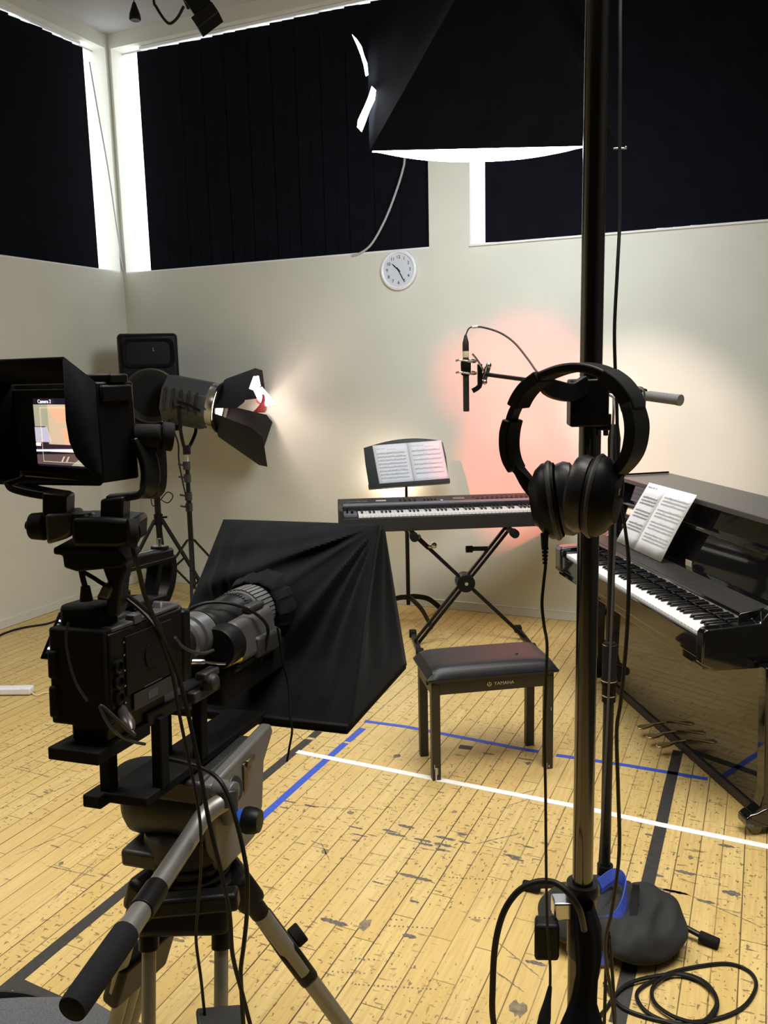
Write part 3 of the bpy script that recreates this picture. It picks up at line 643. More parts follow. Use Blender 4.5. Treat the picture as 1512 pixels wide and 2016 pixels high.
for i in range(6): onpanel(m, .40 + i % 3 * .030, .412 + i % 3 * .030, .25 + i // 3 * .030, .262 + i // 3 * .030, .006)
m.build('buttons', key_black, kb)
m = MB()
for i in range(8): onpanel(m, .52 + i % 4 * .022, .531 + i % 4 * .022, .255 + i // 4 * .022, .264 + i // 4 * .022, .005)
onpanel(m, .375, .380, .25, .29, .012); m.build('small_buttons', key_black, kb)
m = MB(); onpanel(m, .62, .635, .235, .242, .004); m.build('power_light', white_plastic, kb)
m = MB(); onpanel(m, .70, .77, .245, .285, .003); m.build('display', mat('display_brown', (.16, .13, .08), .3), kb)
m = MB(); onpanel(m, .23, .292, .262, .285, .001); m.build('sticker_label', mat('label_pink', (.55, .50, .48), .6), kb)
m = MB()
for i in range(12): onpanel(m, .84 + .03 * i, .86 + .03 * i, .25, .256, .003); onpanel(m, .82 + .03 * i, .835 + .03 * i, .285, .288, .002)
m.build('slider_rows', key_black, kb)
pn = V((0, 0, 1)) + KY * -.13; gt = Fr(fk(.145, .27, pz(.27) + .001), KX, V((0, 0, .13)) + KY); text('model_mark', 'RD-700', .022, gt, tag_grey, kb, .0004)
m = MB(); onpanel(m, .05, .098, .269, .272, .0006); m.build('print_line', tag_grey, kb)

# crossed keyboard stand
def kpt(px, py, yl):        # point of the pixel on the plane a distance yl behind the keyboard front
    d = ray(px, py); t = ((fk(0, yl, 0) - C).dot(KY)) / d.dot(KY); return C + d * t
ks = thing('keyboard_stand', 'black crossed stand carrying the electric keyboard', 'stand', kpt(915, 1145, .17) * 1.0)
ROOT[ks] = V(ks.location)
yc = .17; piv = kpt(915, 1145, yc - .02)
TL = kpt(812, 1049, yc); TR = kpt(1010, 1026, yc); BR = fl(1000, 1236); BL = fl(800, 1262)
dirA = (piv - TR).normalized(); BL = piv + dirA * ((piv.z - .02) / -dirA.z)
dirB = (piv - TL).normalized(); BR = piv + dirB * ((piv.z - .02) / -dirB.z)
TR = piv - dirA * ((kz0 - .035 - piv.z) / -dirA.z); TL = piv - dirB * ((kz0 - .035 - piv.z) / -dirB.z)
pA = KY * .022
off_ = dirA.cross(KY).normalized()
for s_ in (-1, 1):
    o2 = off_ * (.0165 * s_) + KY * (.012 * s_); m = MB(); m.strap([TR + o2, BL + o2], KY, .024, .017, smooth=0); m.build('brace_tube', black_metal, ks, bevel=.003)
m = MB(); m.strap([TL, TL + dirB * .0 + (piv - TL) * .33], KY, .028, .028, smooth=0); m.build('angled_arm', black_metal, ks, bevel=.004)
m = MB(); m.strap([TL + (piv - TL) * .28, BR], KY, .022, .022, smooth=0); m.build('brace_tube', black_metal, ks, bevel=.004)
m = MB(); m.cyl(piv - KY * .055, piv + KY * .045, .055, n=28); m.build('pivot_disc', black_plastic, ks, bevel=.004)
m = MB(); m.cyl(piv - KY * .064, piv - KY * .054, .011, n=12); m.build('pivot_bolt', silver, ks)
for P, nm in ((TL, 'a'), (TR, 'b')):
    m = MB(); m.strap([P - KY * .17, P + KY * .17], (0, 0, 1), .028, .028, smooth=0); a_ = m.build('support_arm', black_metal, ks, bevel=.004)
    for e_ in (-1, 1): m = MB(); m.cyl(P + KY * (.15 * e_) + V((0, 0, 0)), P + KY * (.205 * e_), .026, n=14); m.build('rubber_cap', rubber, a_, bevel=.003)
for P in (BL, BR):
    m = MB(); q = V((P.x, P.y, .016)); m.strap([q - KY * .20, q + KY * .20], (0, 0, 1), .026, .030, smooth=0); a_ = m.build('foot_bar', black_metal, ks, bevel=.004)
    for e_ in (-1, 1): m = MB(); m.box((q.x + KY.x * .185 * e_, q.y + KY.y * .185 * e_, .019), (.045, .06, .038), W); m.build('rubber_cap', rubber, a_, bevel=.005)
q = piv - dirB * -.0 + (TR - piv) * .62
m = MB(); m.cyl(q - KX * .02, q - KX * .135 + V((0, 0, .002)), .014, n=12); m.build('second_tier_stub', black_metal, ks)
m = MB(); m.cyl(q - KX * .115, q - KX * .155, .021, n=12); m.build('stub_cap', rubber, ks)
q = TL + (piv - TL) * .30
m = MB(); m.cyl(q, q + KX * .03 - KY * .02, .010, n=10); m.ball(q + KX * .04 - KY * .02 + V((0, 0, .01)), .018); m.build('wing_screw', silver, ks)
m = MB(); q = TL + (piv - TL) * .10; m.cyl(q - dirB * .0, q + dirB * .02, .0225, n=12); m.build('green_tape_ring', mat('green_tape', (.22, .50, .42), .5), ks)

# ------------------------------------------------------------------ piano stool
sa = R(9.8); SX = V((math.cos(sa), math.sin(sa), 0)); SY = V((-SX.y, SX.x, 0))
f0 = Fr((.173, 3.247, 0), SX, SY, (0, 0, 1)); SWd, SDp = .515, .262
stl = thing('piano_stool', 'black leather topped piano stool standing on the board floor', 'stool', f0(SWd / 2, SDp / 2, 0))
lw = .036
for x in (0, SWd - lw):
    for y in (0, SDp - lw):
        m = MB(f0); m.bx((x, y, 0), (x + lw, y + lw, .41)); lg = m.build('leg', stool_wood, stl, bevel=.003)
m = MB(f0)
for (a, b_) in (((0.001, 0.001, .365), (SWd - .001, .018, .425)), ((0.001, SDp - .018, .365), (SWd - .001, SDp - .001, .425)), ((0.001, 0.001, .365), (.018, SDp - .001, .425)), ((SWd - .018, 0.001, .365), (SWd - .001, SDp - .001, .425))): m.bx(a, b_)
ap = m.build('apron', stool_wood, stl, bevel=.002)
m = MB(f0); o_ = .016; n = 26
def cush(a, b):
    x = -o_ + a * (SWd + 2 * o_); y = -o_ + b * (SDp + 2 * o_); e = (1 - abs(2 * a - 1) ** 10) * (1 - abs(2 * b - 1) ** 7); return f0(x, y, .436 + .044 * max(0, e) ** .5 + .004 * math.sin(PI * a) * math.sin(PI * b))
m.grid(n, n, cush); m.bx((-o_, -o_, .424), (SWd + o_, SDp + o_, .437)); m.build('cushion', leather, stl, bevel=.004)
gf = Fr(f0(.302, -.0012, .394), f0.x, f0.z, -f0.y); text('brand_mark', 'YAMAHA', .0205, gf, gold_print, stl, .0004)
gl_ = gf.at(-.062, .0, 0); m = MB(gl_); m.lathe([(.0072, 0), (.0092, 0), (.0092, .0006), (.0072, .0006)], n=24)
for a in (90, 210, 330): m.box((0, .0045, .0003), (.0016, .010, .0006), Fr(gl_.o, V(gl_.x) * math.cos(R(a - 90)) + V(gl_.y) * math.sin(R(a - 90)), V(gl_.y) * math.cos(R(a - 90)) - V(gl_.x) * math.sin(R(a - 90)), gl_.z))
m.build('emblem', gold_print, stl)
m = MB(f0); m.lathe([(0, 0), (.012, 0), (.012, .003), (0, .003)], Fr(f0(0, .075, .395), f0.y, f0.z, -f0.x), 14); m.build('side_cap', black_matte, stl)
m = MB(f0)
for (x, z, w, h) in ((.012, .006, .012, .05), (.020, .03, .006, .025), (.008, .055, .005, .015), (SWd - .028, .008, .004, .02), (SWd - .02, .012, .008, .006), (SWd - .012, .26, .004, .01)): m.bx((x, -.0006, z - .004), (x + w * .5, .001, z + h))
m.build('paint_chips', mat('bare_wood', (.55, .50, .40), .7), stl)
m = MB(f0); m.bx((.375, .075, .4845), (.387, .080, .4857)); m.bx((.385, .075, .4845), (.388, .086, .4857)); m.build('seat_tear', black_matte, stl)

# ------------------------------------------------------------------ upright piano
PX = V((.139, -.990, 0)).normalized(); PY = V((.990, .139, 0)).normalized()
fp_ = Fr((1.146, 4.338, 0), PX, PY, (0, 0, 1)); PL = 1.50
pn_ = thing('upright_piano', 'glossy black upright piano at the right edge of the room', 'piano', fp_(PL / 2, 0, 0))
m = MB(fp_); m.bx((0, .0, .05), (.03, .33, 1.075)); m.build('side_panel', ebony, pn_, bevel=.003)
m = MB(fp_); m.bx((PL - .0, .0, .05), (PL + .035, .33, 1.075)); m.build('side_panel', ebony, pn_, bevel=.003)
m = MB(fp_); m.bx((.03, .30, .05), (PL - .03, .33, 1.07)); m.build('back_board', ebony_dull, pn_)
m = MB(fp_); m.bx((.03, .005, .035), (PL, .03, .615)); m.build('lower_panel', ebony, pn_)
m = MB(fp_); m.bx((.0, -.006, 0), (PL + .035, .33, .034)); m.build('bottom_board', ebony_dull, pn_, bevel=.002)
lean_ = .045
m = MB(fp_); m.hexa([fp_(.03, .03, .80), fp_(PL, .03, .80), fp_(PL, .05, .80), fp_(.03, .05, .80), fp_(.03, .03 + lean_, 1.075), fp_(PL, .03 + lean_, 1.075), fp_(PL, .10, 1.075), fp_(.03, .10, 1.075)]); m.build('upper_panel', ebony, pn_)
m = MB(fp_); m.bx((.03, .022, .972), (PL, .07, .990)); m.build('desk_rail', ebony, pn_, bevel=.003)
m = MB(fp_); m.bx((-.006, .032, 1.078), (PL + .04, .335, 1.100)); m.build('lid', lid_satin, pn_, bevel=.003)
m = MB(fp_); m.bx((.02, -.258, .600), (PL - .02, .02, .640)); m.build('keybed', ebony, pn_, bevel=.004)
m = MB(fp_); m.bx((.07, -.264, .632), (PL - .047, -.246, .710)); m.build('key_slip', ebony, pn_, bevel=.005)
ck_sec = [(-.272, .625), (-.272, .735), (-.260, .750), (-.06, .760), (-.03, .80), (.03, .83), (.03, .595), (-.225, .600)]
for x, cw in ((.0, .075), (PL - .047, .047)):
    m = MB(); m.prism(ck_sec, x, x + cw, Fr(fp_(0, 0, 0), fp_.y, fp_.z, fp_.x * -1 if False else fp_.x)); m.build('cheek', ebony, pn_, bevel=.006)
m = MB(fp_); m.bx((.070, -.248, .645), (.100, -.09, .730)); m.bx((PL - .055, -.248, .645), (PL - .047, -.09, .730)); m.build('key_block', ebony, pn_, bevel=.003)
fbs = [(-.116, .737), (-.116, .778), (-.108, .786), (.03, .806), (.03, .732)]
m = MB(); m.prism(fbs, .048, PL - .048, Fr(fp_(0, 0, 0), fp_.y, fp_.z, fp_.x)); m.build('fallboard', ebony, pn_, bevel=.002)
m = MB(fp_); m.hexa([fp_(.05, -.108, .7845), fp_(PL - .05, -.108, .7845), fp_(PL - .05, .0, .7995), fp_(.05, .0, .7995), fp_(.05, -.108, .7885), fp_(PL - .05, -.108, .7885), fp_(PL - .05, .0, .8035), fp_(.05, .0, .8035)]); m.build('fallboard_ledge', ebony_dull, pn_)
nk = 52; kx = .102; kw = (PL - .055 - .102) / nk
m = MB(fp_); m.bx((kx, -.249, .700), (kx + kw - .0010, -.088, .722)); wk = m.build('white_key', key_white, pn_, bevel=.0015, seg=1)
for i in range(1, nk): copy(wk, pn_, PX * kw * i)
m = MB(fp_); m.hexa([fp_(kx + kw - .006, -.198, .722), fp_(kx + kw + .006, -.198, .722), fp_(kx + kw + .006, -.088, .722), fp_(kx + kw - .006, -.088, .722), fp_(kx + kw - .0048, -.190, .735), fp_(kx + kw + .0048, -.190, .735), fp_(kx + kw + .0048, -.088, .735), fp_(kx + kw - .0048, -.088, .735)]); bk_ = m.build('black_key', key_black, pn_, bevel=.0015, seg=1)
for i in [i for i in range(nk - 1) if i % 7 in (0, 2, 3, 5, 6)][1:]: copy(bk_, pn_, PX * kw * i)
for x in (.0, PL + .010):
    m = MB(fp_); ya_ = -.035; g = Fr(fp_(x, 0, 0), fp_.y, fp_.z, fp_.x)
    m.prism([(ya_ - .035, .62), (ya_ - .03, .50), (ya_ - .018, .16), (ya_ - .03, .11), (ya_ - .06, .085), (ya_ + .1, .085), (ya_ + .018, .14), (ya_ + .022, .5), (ya_ + .05, .62)], 0, .05, g); lg = m.build('leg', ebony, pn_, bevel=.004)
    m = MB(); m.prism([(.0, .03), (.0, .11), (-.05, .10), (-.075, .088), (-.10, .084), (-.118, .07), (-.118, .05), (-.11, .036)], -.004, .054, g); m.build('toe', ebony, lg, bevel=.005)
    m = MB(); m.cyl(fp_(x + .010, -.07, .021), fp_(x + .040, -.07, .021), .021, n=16); m.build('castor', dull_metal, lg)
for i, x in enumerate((.705, .805, .900)):
    m = MB(fp_); fl_ = [(-.005, 0), (.005, .0), (.006, -.05), (.017, -.085), (.020, -.11), (.012, -.13), (-.012, -.13), (-.020, -.11), (-.017, -.085), (-.006, -.05)]
    g = Fr(fp_(x, 0.0, .050), fp_.x, fp_.y, (0, 0, 1)); P = []
    def pz_(yy): return .008 * math.cos(yy * 24) - .002
    n = len(fl_)
    m.add([g(a, b_, pz_(b_)) for a, b_ in fl_] + [g(a, b_, pz_(b_) + .007) for a, b_ in fl_], [list(range(n))[::-1], list(range(n, 2 * n))] + [[i2, (i2 + 1) % n, n + (i2 + 1) % n, n + i2] for i2 in range(n)], True)
    m.build('pedal', brass, pn_, bevel=.002)
m = MB(fp_); m.bx((.79, .0275, .795), (.84, .031, .83)); m.build('torn_sticker', sticker, pn_)
m = MB(fp_); m.bx((.28, .30, 1.1005), (.34, .31, 1.106)); 
q0 = fl(1316, 931, 1.102); q1 = fl(1225, 936, 1.102)
m = MB(); m.strap([q0 + V((0, 0, .004)), q1 + V((0, 0, .004))], (0, 0, 1), .008, .010, smooth=0); tag(m.build('stick', black_matte, loc=q0), 'thin black stick lying on the piano lid', 'stick')

# pages on the piano desk
def ppl(px, py, cc):
    d = ray(px, py); t = (fp_(0, cc, 0) - C).dot(PY) / d.dot(PY); return C + d * t
bl, br, tl, tr_ = ppl(1214, 1066, -.040), ppl(1302, 1107, -.040), ppl(1279, 950, .014), ppl(1373, 975, .014)
def quad(a, b, c, d, u, v): return (a * (1 - u) + b * u) * (1 - v) + (d * (1 - u) + c * u) * v
class Q(Fr):
    def __init__(s, a, b, c, d): s.q = (a, b, c, d); s.o = a; s.x = (b - a).normalized(); s.y = (d - a).normalized(); s.z = s.x.cross(s.y).normalized(); s.w = (b - a).length; s.h = (d - a).length
    def __call__(s, a, b, c): return quad(*s.q, a / s.w, b / s.h) + s.z * c
mid_b, mid_t = bl.lerp(br, .42), tl.lerp(tr_, .42)
qa = Q(bl, mid_b, mid_t, tl); qb = Q(mid_b, br, tr_, mid_t)
for q_, lab, sd_, n_, k in ((qa, 'white music page with a handwritten title, left of the two on the piano', 21, 3, 1), (qb, 'white music page with faint lines, right of the two on the piano', 23, 4, 0)):
    m = MB(); m.grid(4, 6, lambda a, b: q_(a * q_.w, b * q_.h, .002 + .004 * math.sin(PI * b)))
    s_ = tag(m.build('sheet_music', paper, loc=q_(q_.w / 2, 0, 0), solid=.0005), lab, 'sheet music', 'music pages on the piano')
    m = MB(); zz = .0026
    rows = []
    top = q_.h - (.085 if k else .055)
    class Qo(Q):
        def __call__(s, a, b, c): return quad(*s.q, a / s.w, b / s.h) + s.z * (c + .004 * math.sin(PI * b / s.h))
    qo = Qo(*q_.q)
    for j in range(n_):
        for i in range(3): rows.append((top - j * (.082 if k else .072) - i * .019, .0075))
    rows = [x for x in rows if x[0] > .03]
    notation(qo, .022, q_.w - .022, rows, zz, m, dense=1.1 if k else .7, seed=sd_)
    if k: scribble(qo, .020, q_.h - .028, (7, 5, 3), .014, zz, m, 4)
    m.build('printed_notes', ink if k else ink_soft, s_, smooth=False)
# ------------------------------------------------------------------ softbox hanging over the set
NL = at(728, 303, 3.40); NR = at(1213, 299, 3.40); NR.z = NL.z
til = R(47); vx = V((1, 0, 0)); vy = V((0, math.cos(til), math.sin(til))); nn = vx.cross(vy)      # nn points up-back; the light goes -nn
SWx = (NR - NL).length; SLy = .95
fsx = Fr(NL, vx, vy, nn)
sb = thing('softbox', 'large black softbox hanging over the stool, glowing along its lower edge', 'softbox', fsx(SWx / 2, SLy / 2, .3))
apx = fsx(SWx / 2 + .02, SLy / 2, .52)
rim_h = .012
corners = [fsx(0, 0, rim_h), fsx(SWx, 0, rim_h), fsx(SWx, SLy, rim_h), fsx(0, SLy, rim_h)]
m = MB()
for k in range(4):
    a, b_ = corners[k], corners[(k + 1) % 4]; ce = fsx(SWx / 2, SLy / 2, rim_h)
    def face(u, v):
        p = a.lerp(b_, u); top = apx + (p - ce) * .14; q = p.lerp(top, v); s_ = math.sin(PI * v) * math.sin(PI * u); return q + (fsx(SWx / 2, SLy / 2, .05) - q) * .10 * s_ 
    m.grid(10, 8, face)
m.build('cloth_back', cloth_black, sb)
m = MB(); m.lathe([(0, 0), (.085, 0), (.085, .05), (.07, .06), (.07, .26), (0, .26)], axfr(apx - nn * .05, nn), 24); m.build('lamp_head', black_plastic, sb)
# skirt: near edge and right edge closed; left edge torn open at the fastening
m = MB()
m.grid(12, 2, lambda u, v: fsx(SWx, SLy * u, rim_h * v)); m.grid(24, 2, lambda u, v: fsx(SWx * u, SLy, rim_h * v - .06 * (1 - v)))
m.grid(12, 2, lambda u, v: fsx(.0, SLy * u, rim_h * v))
m.build('skirt', cloth_black, sb, solid=.003)
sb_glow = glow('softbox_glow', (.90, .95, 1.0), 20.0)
m = MB()
def diff(u, v):
    bu = max(0, 1 - abs(2 * u - 1) ** 2.2); e0 = 1 - math.exp(-v * 90); e1 = 1 - math.exp(-(1 - v) * 8)
    return fsx(.01 + (SWx * .885 - .01) * u, .004 + (SLy - .01) * v, .004 - .075 * bu ** .8 * e0 * e1)
m.grid(28, 120, diff); m.build('diffuser', sb_glow, sb)
# left edge: glowing slivers standing in for light through the open fastening
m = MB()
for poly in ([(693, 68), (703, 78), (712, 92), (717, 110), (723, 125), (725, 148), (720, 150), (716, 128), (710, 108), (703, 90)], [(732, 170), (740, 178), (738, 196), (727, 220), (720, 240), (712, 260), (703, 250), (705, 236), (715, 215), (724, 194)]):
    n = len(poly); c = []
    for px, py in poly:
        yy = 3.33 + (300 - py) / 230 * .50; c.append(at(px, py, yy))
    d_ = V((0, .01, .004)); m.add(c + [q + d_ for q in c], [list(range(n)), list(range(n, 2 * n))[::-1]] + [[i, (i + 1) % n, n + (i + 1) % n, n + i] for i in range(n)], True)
m.build('gap_glow', sb_glow, sb, smooth=False)
m = MB(); m.cyl(fsx(SWx - .01, 0, .0), fsx(SWx + .035, -.002, .0), .004, n=8); m.ball(fsx(SWx + .035, -.002, .004), .006); m.build('frame_rod', silver, sb)

# ------------------------------------------------------------------ chrome pole with its riser, boom above the frame
po = V((.3065, 1.26, 0))
ps = thing('pole_stand', 'tall chrome pole stand rising through the right of the picture', 'stand', (po.x, po.y, 0))
pr = .0162
m = MB(); m.cyl(po + V((0, 0, .80)), po + V((0, 0, 2.95)), pr, n=32); m.build('chrome_pole', chrome, ps)
m = MB(); m.cyl(po + V((0, 0, .10)), po + V((0, 0, .815)), .0215, n=28); m.build('riser_tube', dull_metal, ps)
m = MB(Fr(po + V((0, 0, .775)), (1, 0, 0), (0, 1, 0))); m.lathe([(.0165, .055), (.025, .055), (.027, .047), (.027, .038), (.022, .034), (.022, .0), (.0235, -.004), (.0235, -.07), (.0215, -.075)], n=32); m.build('collar', black_metal, ps)
m = MB(); m.box((po.x - .034, po.y - .004, .790), (.030, .030, .030)); m.build('lock_block', silver, ps, bevel=.003)
k0 = V((po.x - .05, po.y - .01, .775))
m = MB(); m.cyl(k0, k0 + V((.04, .006, .0)), .006, n=10); m.build('knob_shaft', dark_grey, ps)
m = MB(Fr(k0 + V((-.012, -.012, -.012)), (1, 0, 0), (0, 1, 0))); m.prism([(-.022, -.016), (.018, -.018), (.020, .012), (-.016, .016)], -.045, .018); m.build('lock_knob', black_plastic, ps, bevel=.006)
ap0 = apx + nn * .08
m = MB(); m.cyl(V((po.x, po.y, 2.90)), V((po.x, po.y, 2.98)), .035, n=16); m.cyl(V((po.x, po.y - .9, 2.84)), V((ap0.x, ap0.y, ap0.z + .06)), .016, n=16); m.build('boom_arm', black_metal, ps)
for a in (200, 290, 20):
    d = V((math.cos(R(a)), math.sin(R(a)), 0)); m = MB(); m.tube([po + V((0, 0, .34)) + d * .02, po + d * .10 + V((0, 0, .30)), po + d * .40 + V((0, 0, .02))], .0135, 10, smooth=3); m.build('leg', dull_metal, ps)
# clamp on the pole with a hook arm
cz = at(1160, 800, po.y).z; fc_ = Fr(V((po.x, po.y, cz)), (1, 0, 0), (0, 1, 0), (0, 0, 1))
cl = thing('pole_clamp', 'black clamp gripping the chrome pole, holding up the headphones', 'clamp', fc_(0, 0, 0))
m = MB(fc_); m.prism([(-.036, -.030), (.020, -.030), (.022, .024), (-.030, .024)], -.028, .040); m.build('clamp_body', black_plastic, cl, bevel=.003)
m = MB(fc_); m.bx((.010, -.028, -.034), (.024, .0, -.010)); m.cyl((.018, -.02, -.042), (.018, -.02, -.03), .004, n=8, raw=False); m.build('clamp_jaw', black_metal, cl, bevel=.002)
h0 = fc_(-.030, -.020, .030)
arm = [h0, at(1120, 760, 1.22), at(1085, 752, 1.20), at(1068, 738, 1.19)]
m = MB(); m.strap([fc_(-.01, -.024, .034)] + [at(1125, 772, 1.225), at(1096, 768, 1.20), at(1078, 760, 1.19), at(1062, 745, 1.18)], (0, 0, 1), [.026, .026, .026, .024, .012], .012, smooth=4); m.build('hook_arm', black_plastic, cl, bevel=.002)
# ------------------------------------------------------------------ headphones
A = V((.80, -.60, 0)).normalized(); PN = V((.60, .80, 0)); hc = at(1140, 880, 1.125)
def hp(px, py, off=0.0):
    d = ray(px, py); t = ((hc + PN * off - C).dot(PN)) / d.dot(PN); return C + d * t
hd = thing('headphones', 'black headphones hanging from a clamp on the chrome pole', 'headphones', hp(1150, 715))
band = [(1013, 868), (1011, 848), (1014, 822), (1022, 795), (1040, 766), (1072, 741), (1110, 727), (1150, 723), (1190, 733), (1222, 757), (1241, 792), (1250, 832), (1249, 870), (1240, 900), (1222, 922)]
m = MB(); m.strap([hp(*q) for q in band[5:11]], PN, [.042, .046, .048, .048, .046, .036], .012, smooth=6); hb = m.build('headband', black_plastic, hd, bevel=.003)
m = MB(); m.strap([hp(*q) for q in ((1020, 800), (1030, 780), (1046, 760), (1072, 740))], PN, [.042, .044, .046, .046], .016, smooth=5); m.build('band_sleeve', black_matte, hd, bevel=.003)
m = MB(); m.strap([hp(*q) for q in ((1004, 842), (1010, 818), (1018, 800), (1030, 782))], PN, .022, .008, smooth=4); m.build('slider', black_metal, hd)
m = MB(); m.strap([hp(*q) for q in ((1010, 826), (1004, 850), (1003, 880), (1008, 905), (1018, 925))], PN, [.040, .042, .040, .038, .034], .013, smooth=5); m.build('yoke_arm', black_plastic, hd, bevel=.003)
m = MB(); m.strap([hp(*q) for q in ((1012, 908), (1022, 925), (1040, 945), (1052, 962))], PN, [.026, .020, .014, .012], .010, smooth=5); m.strap([hp(*q, -.004) for q in ((1018, 925), (1036, 958), (1060, 985))], PN, [.010, .010, .012], .008, smooth=4); m.build('yoke', black_plastic, hd)
m = MB(); m.strap([hp(*q) for q in ((1236, 775), (1246, 800), (1254, 835), (1252, 868), (1244, 895), (1228, 918), (1206, 938), (1190, 948))], PN, [.034, .048, .054, .054, .052, .048, .038, .028], .014, smooth=6); m.build('yoke_arm', black_plastic, hd, bevel=.003)
m = MB(); m.strap([hp(*q) for q in ((1195, 738), (1220, 756), (1240, 782), (1248, 808))], PN, [.048, .048, .046, .042], .018, smooth=5); m.build('band_sleeve', black_matte, hd, bevel=.003)
# cups: discs facing one another, squeezed together
def cup(c, ax_, flip, rz, parent):
    g = axfr(c, ax_); s_ = [1.0, rz]
    class E(Fr):
        def __call__(q, a, b, c_): return g.o + g.x * a * .92 + g.y * b * 1.12 + g.z * c_
    e = E(g.o, g.x, g.y, g.z)
    m = MB(); m.lathe([(.046, .0), (.048, .006), (.047, .016), (.040, .026), (.030, .032), (.028, .036), (.012, .038), (0, .038)], e, 36); o = m.build('ear_cup', black_plastic, parent)
    m = MB(); m.lathe([(.022, -.026), (.034, -.027), (.043, -.022), (.046, -.013), (.044, -.003), (.040, .0)], e, 36); m.build('ear_pad', leather, o)
    m = MB(); m.lathe([(.0485, .004), (.0500, .007), (.0485, .010)], e, 36); m.build('cup_ring', dark_grey, o)
    return o, e, g
a1 = V((.86, -.48, -.12)).normalized(); c1 = at(1163, 975, 1.095)
o1, e1, g1_ = cup(c1, a1, 1, 1, hd)
a2 = V((-.93, .28, -.16)).normalized(); c2 = at(1100, 984, 1.150)
o2, e2, g2_ = cup(c2, a2, 1, 1, hd)
m = MB(); m.cyl(hp(1214, 926), g1_(0.0, .0, .030), .010, .012, 12); m.build('cup_pivot', black_plastic, hd)
text('letter_mark', 'K', .012, Fr(g1_(-.012, .012, .0385), g1_.x, g1_.y, g1_.z), tag_grey, o1, .0003)
cab = [at(1072, 1058, 1.13), at(1073, 1085, 1.13), at(1074, 1112, 1.13), at(1070, 1150, 1.13), at(1067, 1190, 1.13), at(1071, 1230, 1.13), at(1077, 1270, 1.14), at(1075, 1340, 1.15), at(1072, 1440, 1.16), at(1074, 1560, 1.17), at(1075, 1680, 1.18), at(1076, 1760, 1.185), at(1078, 1830, 1.19), at(1083, 1900, 1.19), at(1083, 1945, 1.19)]
m = MB(); m.tube(cab, .0022, 8); m.build('cable', cable_black, hd)
m = MB()
m.cyl(at(1072, 1050, 1.13), at(1072.5, 1080, 1.13), .0055, .0045, 12)
for k in range(5): m.cyl(at(1073, 1078 + 7 * k, 1.13), at(1073, 1082 + 7 * k, 1.13), .0048 - .0004 * k, n=10)
m.build('strain_relief', rubber, hd)
m = MB(); g = axfr(at(1083, 1942, 1.19), at(1066, 2040, 1.17) - at(1083, 1942, 1.19)); m.lathe([(.002, 0), (.003, .0), (.006, .025), (.0095, .045), (.0105, .075), (.009, .10), (0, .10)], g, 14); m.build('plug', rubber, hd)

# ------------------------------------------------------------------ microphone stand, boom and microphone
mo = V((.650, 2.392, 0))
mst = thing('microphone_stand', 'black boom microphone stand standing behind the chrome pole', 'stand', mo)
zt = at(1212, 800, mo.y).z
m = MB(); m.cyl(mo + V((0, 0, .10)), mo + V((0, 0, .83)), .0155, n=16); m.build('lower_tube', black_metal, mst)
m = MB(); m.cyl(mo + V((0, 0, .80)), mo + V((0, 0, zt - .16)), .0105, n=16); m.build('upper_tube', black_metal, mst)
zc_ = at(1198, 1310, mo.y).z
m = MB(Fr(mo + V((0, 0, zc_)), (1, 0, 0), (0, 1, 0))); m.lathe([(.010, .075), (.017, .070), (.021, .055), (.021, -.035), (.0235, -.04), (.0235, -.055), (.020, -.06), (.020, -.11), (.0155, -.115)], n=20); m.build('clutch', rubber, mst)
m = MB(Fr(mo + V((0, 0, zc_)), (1, 0, 0), (0, 1, 0))); m.lathe([(.0205, .066), (.0212, .063)], n=20); m.lathe([(.0237, -.042), (.0242, -.044), (.0237, -.046)], n=20); m.lathe([(.0205, -.088), (.0212, -.090), (.0205, -.092)], n=20); m.build('clutch_rings', silver, mst)
m = MB(Fr(mo + V((0, 0, zt - .15)), (1, 0, 0), (0, 1, 0))); m.lathe([(.0105, -.12), (.0135, -.11), (.0135, -.02), (.0165, .0), (.018, .06), (.012, .10), (0, .10)], n=16); m.build('tube_sleeve', rubber, mst)
m = MB(Fr(mo + V((0, 0, zt - .15)), (1, 0, 0), (0, 1, 0))); m.lathe([(.0138, -.112), (.0145, -.108), (.0145, -.098), (.0138, -.095)], n=16); m.build('silver_band', silver, mst)
# boom
bh = at(1340, 788, 2.30); bm0 = at(956, 737, 2.95)
bd = (bm0 - bh).normalized()
m = MB(); m.cyl(bh + bd * .10, bm0, .0072, n=14); m.build('boom_tube', black_metal, mst)
m = MB(); m.cyl(bh + bd * .002, bh + bd * .105, .0145, n=16); m.cyl(bh, bh + bd * .008, .0155, n=16); m.cyl(bh + bd * .10, bh + bd * .125, .012, n=16); m.build('boom_grip', foam_grey, mst)
cp = V((mo.x, mo.y, zt)); tpar = (cp - bh).dot(bd); cp = bh + bd * tpar
m = MB(); side_ = bd.cross(V((0, 0, 1))).normalized(); gcl = Fr(cp, bd, side_, (0, 0, 1)); m.box((0, 0, 0), (.075, .034, .036), gcl); m.box((0, -.0, -.035), (.034, .028, .05), gcl); m.build('boom_clutch', black_plastic, mst, bevel=.005)
m = MB(); q = gcl(-.0, -.035, -.03) if False else cp + V((-.030, -.028, -.035)); m.cyl(cp + V((0, 0, -.035)), q, .008, n=10); m.strap([q + V((-.012, 0, .018)), q, q + V((.006, 0, -.026))], side_, .012, .008, smooth=0); m.ball(q, (.014, .012, .013)); m.build('wing_screw', silver, mst)
m = MB(); lp0 = at(1262, 780, 2.36); m.tube([lp0 + V((-.022, 0, .0)), lp0 + V((-.012, 0, .022)), lp0 + V((.004, 0, .020)), lp0 + V((.010, 0, 0)), lp0 + V((.010, 0, -.03)), lp0 + V((.004, .0, -.06))], .0032, 8); m.build('cable_loop', silver, mst)
